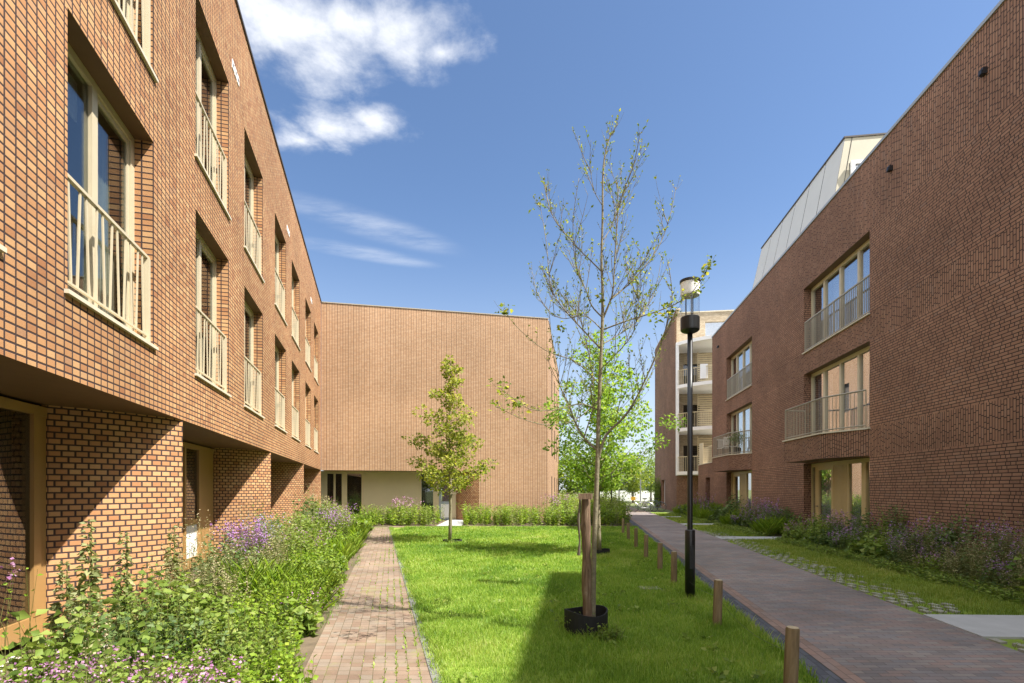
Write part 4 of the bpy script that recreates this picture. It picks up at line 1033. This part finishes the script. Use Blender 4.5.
def bicycle(loc, rz, label, fm, yellow=False):
    t = thing('bicycle', label, 'bicycle', loc, rz, 'bicycles parked beside the lane')
    for x in (-.52, .52):
        wv = MB(); n = 26
        wv.tube([(x+.33*math.cos(6.2832*k/n), 0, .345+.33*math.sin(6.2832*k/n)) for k in range(n+1)], .017, 6, False); wo_ = wv.build('wheel', M['rust'], t)
        sp_ = MB()
        for k in range(10): sp_.tube([(x, 0, .345), (x+.32*math.cos(k*.628), 0, .345+.32*math.sin(k*.628))], .003, 3, False)
        sp_.tube([(x, -.04, .345), (x, .04, .345)], .022, 8); sp_.build('spokes', M['chrome'], wo_)
    f = MB(); bbk = (-.08, 0, .30); seat = (-.22, 0, .80); head = (.36, 0, .82); head2 = (.40, 0, .66)
    for a, b in ((bbk, seat), (bbk, head2), (seat, head), (bbk, (-.52, 0, .345)), (seat, (-.52, 0, .345)), (head, (.52, 0, .345))): f.tube([a, b], .018, 6)
    f.build('frame', fm, t)
    h = MB(); h.tube([(.35, 0, .82), (.33, 0, 1.0)], .014, 6); h.tube([(.22, -.28, 1.02), (.34, -.12, 1.02), (.34, .12, 1.02), (.22, .28, 1.02)], .014, 6); h.build('handlebar', M['chrome'], t)
    s = MB(); s.tube([(-.22, 0, .8), (-.24, 0, .93)], .014, 6); s.prism([(-.38, -.08), (-.1, -.02), (-.1, .02), (-.38, .08)], .93, .99); s.build('saddle', M['dark'], t)
    m_ = MB(); m_.tube([(.52+.37*math.cos(a), 0, .345+.37*math.sin(a)) for a in np.linspace(.3, 2.8, 10)], .018, 4); m_.tube([(-.52+.37*math.cos(a), 0, .345+.37*math.sin(a)) for a in np.linspace(.3, 2.8, 10)], .018, 4); m_.build('mudguard', fm, t)
    if yellow:
        b = MB(); b.prism([(.38, -.16), (.68, -.16), (.68, .16), (.38, .16)], .86, 1.1); b.build('basket', M['yellow'], t)
    return t
blue = plain('grey_blue_paint', (.16, .2, .26), .4)
bicycle((gx(641, 36), 36, 0), 2.9, 'leftmost parked bicycle, with a yellow basket, by the lane near the balcony block', M['chrome'], True)
bicycle((gx(648, 36.8), 36.8, 0), .35, 'silver bicycle in the middle of the parked group', M['chrome'])
bicycle((gx(654, 37.5), 37.5, 0), 2.8, 'grey blue bicycle parked nearest the balcony block', blue)

# ------------------------------------------------------------------ grass
def inlawn(x, y):
    return (x > -.68-.262*(y-4.35)+.07) & (x < 1.93+.154*y-.0) & (y < 22.2)
fo = Fol()
def pnoise(x, y):                                     # smooth patchiness, about -.5 .. .5
    t = 0.
    for k, (a, b, c, w_) in enumerate(((1.3, .4, .3, .3), (-.7, 1.1, 1.9, .3), (2.9, 1.7, .7, .22), (-2.1, 3.3, 2.2, .2), (5.3, -4.1, 4., .15))):
        t = t+w_*np.sin(a*x+b*y+c+1.1*np.sin(b*x*.7-a*y*.9+c*2))
    return t*.62
def blades(x, y, h, wd, mi=0, z=0.):
    n = len(x); h = h*(1+.7*pnoise(x*2.3+5, y*2.3)); base = np.stack([x, y, np.full(n, z)], 1); a = rng.uniform(0, 6.283, n); ln = rng.uniform(.1, .9, n)*h
    tip = base+np.stack([np.cos(a)*ln, np.sin(a)*ln, h], 1); s = np.stack([-np.sin(a+rng.normal(0, .6, n)), np.cos(a), np.zeros(n)], 1)*wd[:, None]
    mid = base+np.stack([np.cos(a)*ln*.35, np.sin(a)*ln*.35, h*.6], 1)
    v = np.stack([base-s, base+s, mid+s*.8, mid-s*.8, tip], 1).reshape(-1, 3); i = np.arange(n)[:, None]*5
    f = np.concatenate([i+np.array([[0, 1, 2]]), i+np.array([[0, 2, 3]]), i+np.array([[3, 2, 4]])], 1).reshape(-1, 3)
    r = np.clip(rng.normal(.40, .17, n)+.42*pnoise(x, y)+.18*pnoise(x*4.1, y*4.1), 0, 1)
    fo.add(v, f, np.repeat(r, 3), mi)
for d0, d1, dens_, h, wd in ((2.8, 6.5, 6500, .055, .0022), (6.5, 10., 3600, .055, .0032), (10, 15, 1700, .06, .0052), (15, 22.25, 900, .065, .008)):
    n = int(dens_*(d1-d0)*9.5); x = rng.uniform(-4.6, 5.4, n); y = rng.uniform(d0, d1, n); k = inlawn(x, y) & (np.abs(x/y) < 1.05); x, y = x[k], y[k]
    hh = h*rng.uniform(.5, 1.35, len(x)); blades(x, y, hh, np.full(len(x), wd)*rng.uniform(.7, 1.4, len(x)))
# scattered clover and plantain rosettes
n = 900; y = 3+19*rng.random(n)**1.3; x = rng.uniform(-4.6, 5.3, n); k = inlawn(x, y) & (pnoise(x*1.7, y*1.7) > .05); x, y = x[k], y[k]
q = np.repeat(np.stack([x, y, np.full(len(x), .02)], 1), 7, 0)+np.concatenate([rng.normal(0, .03, (len(x)*7, 2)), rng.uniform(0, .04, (len(x)*7, 1))], 1)
fo.leaves(q, dirs(len(q), .6), rng.uniform(.03, .07, len(q)), 1, .34)
# grass and moss tufts growing in the path's joints and over its edge
y = 2.8+18.5*rng.random(2600)**1.6; u = 1-np.abs(rng.normal(0, .28, 2600)); x = pl(y)+(pr(y)-pl(y))*u
x = np.round((x-pl(y))/.105)*.105+pl(y)+rng.normal(0, .008, 2600); k = (x > pl(y)) & (pnoise(x*1.5, y*1.1) > -.08); x, y = x[k], y[k]
blades(x, y, rng.uniform(.012, .035, len(x)), np.full(len(x), .006)*rng.uniform(.6, 1.5, len(x)), 0, .008)
n = 5200; y = 2.6+19*rng.random(n); x = pr(y)+.10+rng.normal(0, .05, n); k = pnoise(x*2., y*1.6) > -.12; blades(x[k], y[k], rng.uniform(.03, .09, k.sum()), np.full(k.sum(), .004))
n = 1800; y = 2.6+19*rng.random(n); x = pl(y)+rng.normal(0, .05, n); k = pnoise(x*2., y*1.3+4) > 0.; blades(x[k], y[k], rng.uniform(.02, .07, k.sum()), np.full(k.sum(), .004))
# longer tufts round ring, bollards and along edges
for cx_, cy_ in bpos[:3]+[(gx(585, 5.9), 5.75), (gx(690, 7.75), 7.7)]:
    n = 500; a = rng.uniform(0, 6.28, n); rr2 = rng.uniform(.05, .3, n); blades(cx_+np.cos(a)*rr2, cy_+np.sin(a)*rr2, rng.uniform(.06, .13, n), np.full(n, .003))
n = 5000; y = rng.uniform(3, 22, n); blades(1.93+.154*y-rng.uniform(-.03, .1, n), y, rng.uniform(.06, .12, n), np.full(n, .0035))
n = 3500; y = rng.uniform(3, 22, n); blades(-.68-.262*(y-4.35)+.07+rng.uniform(-.05, .1, n), y, rng.uniform(.04, .09, n), np.full(n, .0035))
o = fo.build('lawn_grass', [M['grass'], M['l_mid']]); tag(o, 'bright green mown grass of the central lawn', 'grass', kind='stuff')
fo = Fol()
def rbed(y): return 7.74+.1342*y-1.05-.02*y
for d0, d1, dens_, h, wd in ((4, 9, 2600, .055, .003), (9, 16, 1500, .06, .005), (16, 34, 500, .07, .009)):
    n = int(dens_*(d1-d0)*2.6); y = rng.uniform(d0, d1, n); u = rng.random(n); x = (4.33+.149*y)+u*(rbed(y)-4.33-.149*y)
    sl_ = ((y > 5.35) & (y < 6.66)) | ((y > 16.3) & (y < 17.5)) | ((y > 23) & (y < 24.1)) | ((y > 29.3) & (y < 30.3))
    keep = ~sl_ & (rng.random(n) < np.clip(.12+u*1.7, 0, 1))
    k = keep; x, y = x[k], y[k]; blades(x, y, h*rng.uniform(.5, 1.5, len(x)), np.full(len(x), wd))
o = fo.build('verge_grass', [M['dry_grass']]); tag(o, 'short grass growing between pavers on the shaded verge right of the lane', 'grass', kind='stuff')

# ------------------------------------------------------------------ planting
def sample_left(n, d0, d1, f0=0., f1=1., inset=.0):
    y = rng.uniform(d0, d1, n); u = rng.uniform(f0, f1, n); a = fx(y)+.08; b = pl(y)-.07-inset
    return np.stack([b+(a-b)*u, y], 1), u                     # u=0 at the path, 1 at the wall
FM = ['l_mid', 'stem', 'l_lime', 'l_grey', 'f_pink', 'f_straw', 'f_blue', 'l_dark', 'f_purple']
fm = [M[k] for k in FM]
fo = Fol()
def species(fo, k, p, h, sc, st_):
    if len(p) == 0: return
    if k == 0: herb(fo, p, h*.75, .32, st_+1, 10, .06*sc, .44, 2)
    elif k == 1: herb(fo, p, h, .2, st_, 13, .075*sc, .3, 0)
    elif k == 2: herb(fo, p, h*1.1, .16, st_+1, 11, .06*sc, .16, 3, 1, 5, 10, .02*sc, .24, .016*sc, fprob=.7)
    elif k == 3: herb(fo, p, h*.5, .5, st_+5, 5, .30*sc**.6, .02, 2, t0=.0, up=1.6, taper=.2)
    elif k == 4: herb(fo, p, h*.8, .3, st_, 7, .13*sc, .4, 0, up=.2)
    elif k == 5: herb(fo, p, h*.85, .28, st_+1, 10, .06*sc, .34, 2, 1, 4, 9, .028*sc, .1, .017*sc, fprob=.65)
    elif k == 6: herb(fo, p, h*1.05, .15, st_, 11, .06*sc, .24, 3, 1, 6, 10, .025*sc, .22, .017*sc, fprob=.3)
    elif k == 7: herb(fo, p, h, .22, st_, 12, .085*sc, .34, 7)
    elif k == 8: herb(fo, p, h*1.15, .12, 3, 7, .05*sc, .2, 3, 1, 5, 12, .016*sc, .3, .014*sc, fprob=.9)
def bedmix(fo, d0, d1, dens_, sc, st_):
    n = int((d1-d0)*2.1*dens_); p, u = sample_left(n, d0, d1, inset=.05)
    nc = int((d1-d0)*5.5); c, cu = sample_left(nc, d0, d1)
    sets = ([0, 0, 5, 4, 0, 0, 1, 3], [0, 1, 4, 2, 0, 5, 1, 0], [1, 2, 7, 8, 1, 2, 8, 4])
    ck = np.array([random.choice(sets[0 if v < .4 else 1 if v < .7 else 2]) for v in cu]); chh = rng.uniform(.75, 1.25, nc)
    q = p+rng.normal(0, .10, p.shape); w_ = np.argmin(((q[:, None]-c[None])**2).sum(2), 1)
    h = (.30+.62*u**.75)*chh[w_]*rng.uniform(.75, 1.15, n)*(1+.018*(p[:, 1]-4))
    for k in range(9): species(fo, k, p[ck[w_] == k], h[ck[w_] == k], sc, st_)
bedmix(fo, 1.8, 5.0, 44, .95, 4)
bedmix(fo, 5.0, 9.0, 34, 1.1, 4)
bedmix(fo, 9.0, 15., 24, 1.45, 4)
bedmix(fo, 15., 23.5, 17, 1.9, 4)
o = fo.build('left_bed_planting', fm); tag(o, 'dense mixed green perennials filling the bed between the garden path and the left building', 'planting', kind='stuff')
# back bed
fo = Fol(); n = 420; y0_ = rng.uniform(22.6, 25.6, n); x0_ = rng.uniform(-6.8, 5.2, n)
k = ~((x0_ > gx(438, 24)) & (x0_ < gx(464, 24))) & (y0_ < 24.6+.217*(x0_+9.18)-.15)
p = np.stack([x0_, y0_], 1)[k]; q = rng.random(len(p))
herb(fo, p[q < .5], rng.uniform(.5, 1.0, (q < .5).sum()), .25, 6, 10, .12, .34, 2); herb(fo, p[(q >= .5) & (q < .8)], .8, .25, 6, 10, .12, .3, 0); herb(fo, p[q >= .8], .9, .2, 6, 10, .1, .26, 3)
n = 460; y = rng.uniform(23., 40, n); x = np.minimum(1.9+.134*(y-27)+.15, 99)+rng.random(n)*(gl(y)-.3-(1.9+.134*(y-27)))
k = (y > 27) | (x > 1.9); p = np.stack([x, y], 1)[k]; hh = rng.uniform(.6, 1.5, len(p)); q = rng.random(len(p))
for lo_, hi_, mi in ((0, .45, 2), (.45, .8, 0), (.8, 1., 3)):
    kk = (q >= lo_) & (q < hi_); herb(fo, p[kk], hh[kk], .22, 6, 11, .14, .3, mi)
o = fo.build('back_bed_planting', fm); tag(o, 'low green shrubs and perennials along the foot of the brick gable and beyond', 'planting', kind='stuff')
# right bed (in shade)
fo = Fol()
def sample_r(n, d0, d1):
    y = rng.uniform(d0, d1, n); u = rng.random(n); return np.stack([rbed(y)+u*(7.74+.1342*y-.08-rbed(y)), y], 1), u
def okr(p): y = p[:, 1]; return ~(((y > 16.2) & (y < 17.6)) | ((y > 22.9) & (y < 24.)) | ((y > 29.4) & (y < 30.5)))
for d0, d1, dn, sc in ((6.6, 10.5, 46, 1.2), (10.5, 16.2, 36, 1.45), (17.5, 33, 20, 2.)):
    n = int((d1-d0)*1.3*dn); p, u = sample_r(n, d0, d1); far = d0 > 17
    nc = int((d1-d0)*3.4); c, cu = sample_r(nc, d0, d1); ck = np.array([random.choice([7, 7, 1, 4, 9, 2, 10] if not far else [7, 1, 3, 3, 9, 11, 11]) for _ in cu]); chh = rng.uniform(.65, 1.3, nc)
    w_ = np.argmin((((p+rng.normal(0, .1, p.shape))[:, None]-c[None])**2).sum(2), 1); k0 = okr(p)
    h = (.45+.6*u)*chh[w_]*rng.uniform(.75, 1.15, n)
    for k in (1, 2, 3, 4, 7, 9, 10):
        m_ = (ck[w_] == k) & k0
        if k == 9: herb(fo, p[m_], h[m_]*1.05, .2, 5, 10, .06*sc, .3, 7, 1, 8, 12, .03, .18, .018*sc, fprob=.6)
        elif k == 10: herb(fo, p[m_], h[m_], .22, 5, 10, .065*sc, .32, 1 if False else 0, 1, 4, 10, .03, .14, .017*sc, fprob=.5)
        else: species(fo, k, p[m_], h[m_], sc, 4)
# grassy ground layer at the bed's foot
n = 2600; y = rng.uniform(6.7, 33, n); x = rbed(y)-rng.uniform(-.2, .35, n); k = okr(np.stack([x, y], 1)); herb(fo, np.stack([x, y], 1)[k], .16, .5, 2, 5, .09, .2, 0)
o = fo.build('right_bed_planting', fm); tag(o, 'dense dark perennials in the shaded bed at the foot of the brown brick building', 'planting', kind='stuff')

# individual plants that stand out of the beds
def plant(name, label, pts, h, mats, cat='plant', group=None, **kw):
    pts = np.array(pts, float); c = pts.mean(0)
    fl = kw.pop('fi', None)
    fo = Fol(); t = thing(name, label, cat, (c[0], c[1], 0), 0, group)
    if fl is None:
        herb(fo, pts, h, **kw); fo.build('foliage', mats[:2], t, origin=(c[0], c[1], 0))
    else:
        herb(fo, pts, h, fi=2, **kw)
        # split petals from foliage so each is a part of its own
        A, B = Fol(), Fol()
        for v, f, r, m in zip(fo.V, fo.F, fo.r, fo.m):
            tgt = B if m[0] == 2 else A; base = f.min(); tgt.add(v, f-base, r, 0 if m[0] == 2 else m[0])
        A.build('foliage', mats[:2], t, origin=(c[0], c[1], 0)); tag(B.build('flowers', [mats[2]], t, origin=(c[0], c[1], 0)), kind='stuff')
    return t
def scat(X, d, n, sx, sy):
    x = gx(X, d); return np.stack([x+rng.normal(0, sx, n), d+rng.normal(0, sy, n)], 1)
L_, ST = M['l_mid'], M['stem']
plant('flowering_plant', 'spreading pink flowered plant at the very bottom left of the bed', scat(70, 3.05, 26, .22, .16), .55, [L_, ST, M['f_pink']], fi=1, stems=5, nl=11, leaf=.055, lean=.28, nf=10, fr=.03, fh=.1, fs=.019, fprob=.8, group='pink flowered plants at the bed front')
plant('flowering_plant', 'wide pink flowered plant at the bottom edge beside the lime green leaves', scat(165, 3.1, 30, .24, .16), .52, [L_, ST, M['f_pink']], fi=1, stems=5, nl=11, leaf=.055, lean=.28, nf=10, fr=.03, fh=.1, fs=.019, fprob=.8, group='pink flowered plants at the bed front')
plant('flowering_plant', 'thin pink flowered stems in front of the dark ground floor window at the left edge', scat(8, 3.9, 5, .06, .06), 1.05, [M['l_lime'], ST, M['f_pink']], fi=1, stems=2, nl=6, leaf=.07, lean=.12, nf=8, fr=.03, fh=.12, fs=.03)
plant('leafy_plant', 'low lime green broad leaved plant spilling onto the garden path', scat(258, 3.9, 30, .13, .3), .36, [M['l_lime'], ST], stems=5, nl=9, leaf=.06, ratio=.45, lean=.4)
plant('leafy_plant', 'yellow green bushy plant by the path edge further along the bed', scat(300, 6.6, 34, .16, .45), .5, [M['l_lime'], ST], stems=5, nl=10, leaf=.06, ratio=.4, lean=.3)
plant('flowering_plant', 'purple flowered clump against the second brick pillar', scat(243, 8.6, 22, .18, .2), .98, [L_, ST, M['f_purple']], fi=1, stems=5, nl=9, leaf=.06, lean=.15, nf=20, fr=.03, fh=.30, fs=.028)
plant('flowering_plant', 'blue violet flowered clump just behind the purple flowers', scat(266, 9.6, 18, .18, .2), 1.05, [L_, ST, M['f_blue']], fi=1, stems=5, nl=9, leaf=.06, lean=.15, nf=8, fr=.03, fh=.24, fs=.024)
plant('flowering_plant', 'pink purple flowered clump near the far end of the left bed', scat(335, 14.6, 20, .25, .3), 1.05, [L_, ST, M['f_purple']], fi=1, stems=5, nl=9, leaf=.08, lean=.15, nf=8, fr=.05, fh=.3, fs=.035)
plant('flowering_plant', 'pale pink flowering shrub in front of the cream recess wall', scat(405, 24.0, 14, .35, .25), 1.15, [M['l_lime'], ST, M['f_pink']], fi=1, stems=5, nl=10, leaf=.1, lean=.2, nf=8, fr=.06, fh=.25, fs=.05)
plant('flowering_plant', 'mauve tinted shrub at the right hand corner of the brick gable', scat(562, 25.2, 16, .4, .3), 1.3, [M['l_mid'], ST, M['f_pink']], fi=1, stems=5, nl=11, leaf=.11, lean=.2, nf=7, fr=.06, fh=.25, fs=.05)
def spire(label, X, d, h):
    t = thing('mullein', label, 'plant', (gx(X, d), d, 0), 0, 'tall grey green spires by the first pillar'); fo = Fol()
    n = int(h*190); z = rng.uniform(.12, h, n); k = (1-(z/h)**1.4); a = rng.uniform(0, 6.28, n); r = .012+rng.random(n)*.03*k
    p = np.stack([np.cos(a)*r, np.sin(a)*r, z], 1); dd = np.stack([np.cos(a), np.sin(a), rng.normal(.1, .4, n)], 1)
    fo.leaves(p, dd, (.05+.13*k**1.5)*rng.uniform(.6, 1.1, n), 0, .3, None, .2, .3)
    fo.stems(np.array([[0, 0, 0.]]), np.array([[.03, 0, h]]), np.array([[.02, .01, 0]]), .012, 1); fo.build('foliage', [M['l_grey'], ST], t)
spire('tall grey green spire plant left of centre on the first brick pillar', 88, 4.65, 1.36); spire('second tall grey green spire right of the first on the brick pillar', 124, 4.95, 1.24)
spire('slender leaning green spire at the right edge of the first brick pillar', 172, 6.1, 1.2); spire('short pale spire at the left corner of the first brick pillar', 64, 4.9, .95)
plant('flowering_plant', 'magenta flowered clump at the right edge of the photo under the brown brick wall', scat(1000, 8.7, 22, .22, .25), 1.02, [M['l_dark'], ST, M['f_purple']], fi=1, stems=5, nl=10, leaf=.07, lean=.15, nf=9, fr=.03, fh=.2, fs=.022, fprob=.5)
plant('flowering_plant', 'mauve flowered clump in the middle of the shaded right bed', scat(925, 10.6, 20, .25, .3), .92, [M['l_dark'], ST, M['f_purple']], fi=1, stems=5, nl=10, leaf=.075, lean=.2, nf=8, fr=.03, fh=.18, fs=.022, fprob=.45)
plant('flowering_plant', 'pale mauve flowered clump in front of the nearer ochre entrance', scat(832, 14.2, 16, .25, .3), .95, [M['l_dark'], ST, M['f_pink']], fi=1, stems=5, nl=10, leaf=.08, lean=.2, nf=9, fr=.04, fh=.2, fs=.03)
plant('flowering_plant', 'lilac flowered clump between the two ochre entrances', scat(762, 20.6, 22, .35, .4), 1.15, [M['l_dark'], ST, M['f_purple']], fi=1, stems=5, nl=10, leaf=.1, lean=.2, nf=7, fr=.045, fh=.28, fs=.035)
plant('shrub', 'dark rounded shrub beside the nearer ochre entrance, left of the slab', scat(783, 19.0, 26, .35, .35), .95, [M['l_dark'], ST], cat='shrub', stems=6, nl=12, leaf=.1, lean=.25, ratio=.34)
plant('shrub', 'tallest dark shrub against the brown brick wall right of the nearer entrance', scat(902, 12.3, 18, .2, .25), 1.25, [M['l_dark'], ST], cat='shrub', stems=6, nl=13, leaf=.09, lean=.18, ratio=.32)
plant('climbing_plant', 'green climber at the foot of the balcony block beside the bicycles', scat(657, 44.5, 14, .1, .4), 2.6, [M['l_mid'], ST], stems=6, nl=20, leaf=.16, lean=.08, ratio=.36)
# pale gravel at the foot of the first recess
mb = MB()
for k in range(420):
    d = random.uniform(3.2, 6.2); x = fx(d)-random.uniform(-.05, .95); r = random.uniform(.018, .04); z = r*.4
    mb.lathe([(0, -r*.2), (r, z*.6), (r*.6, z*1.6), (0, z*1.9)], (x, d), 6)
o = mb.build('gravel', M['gravel'], smooth=True); tag(o, 'pale pebbles at the foot of the first ground floor window', 'gravel', kind='stuff')
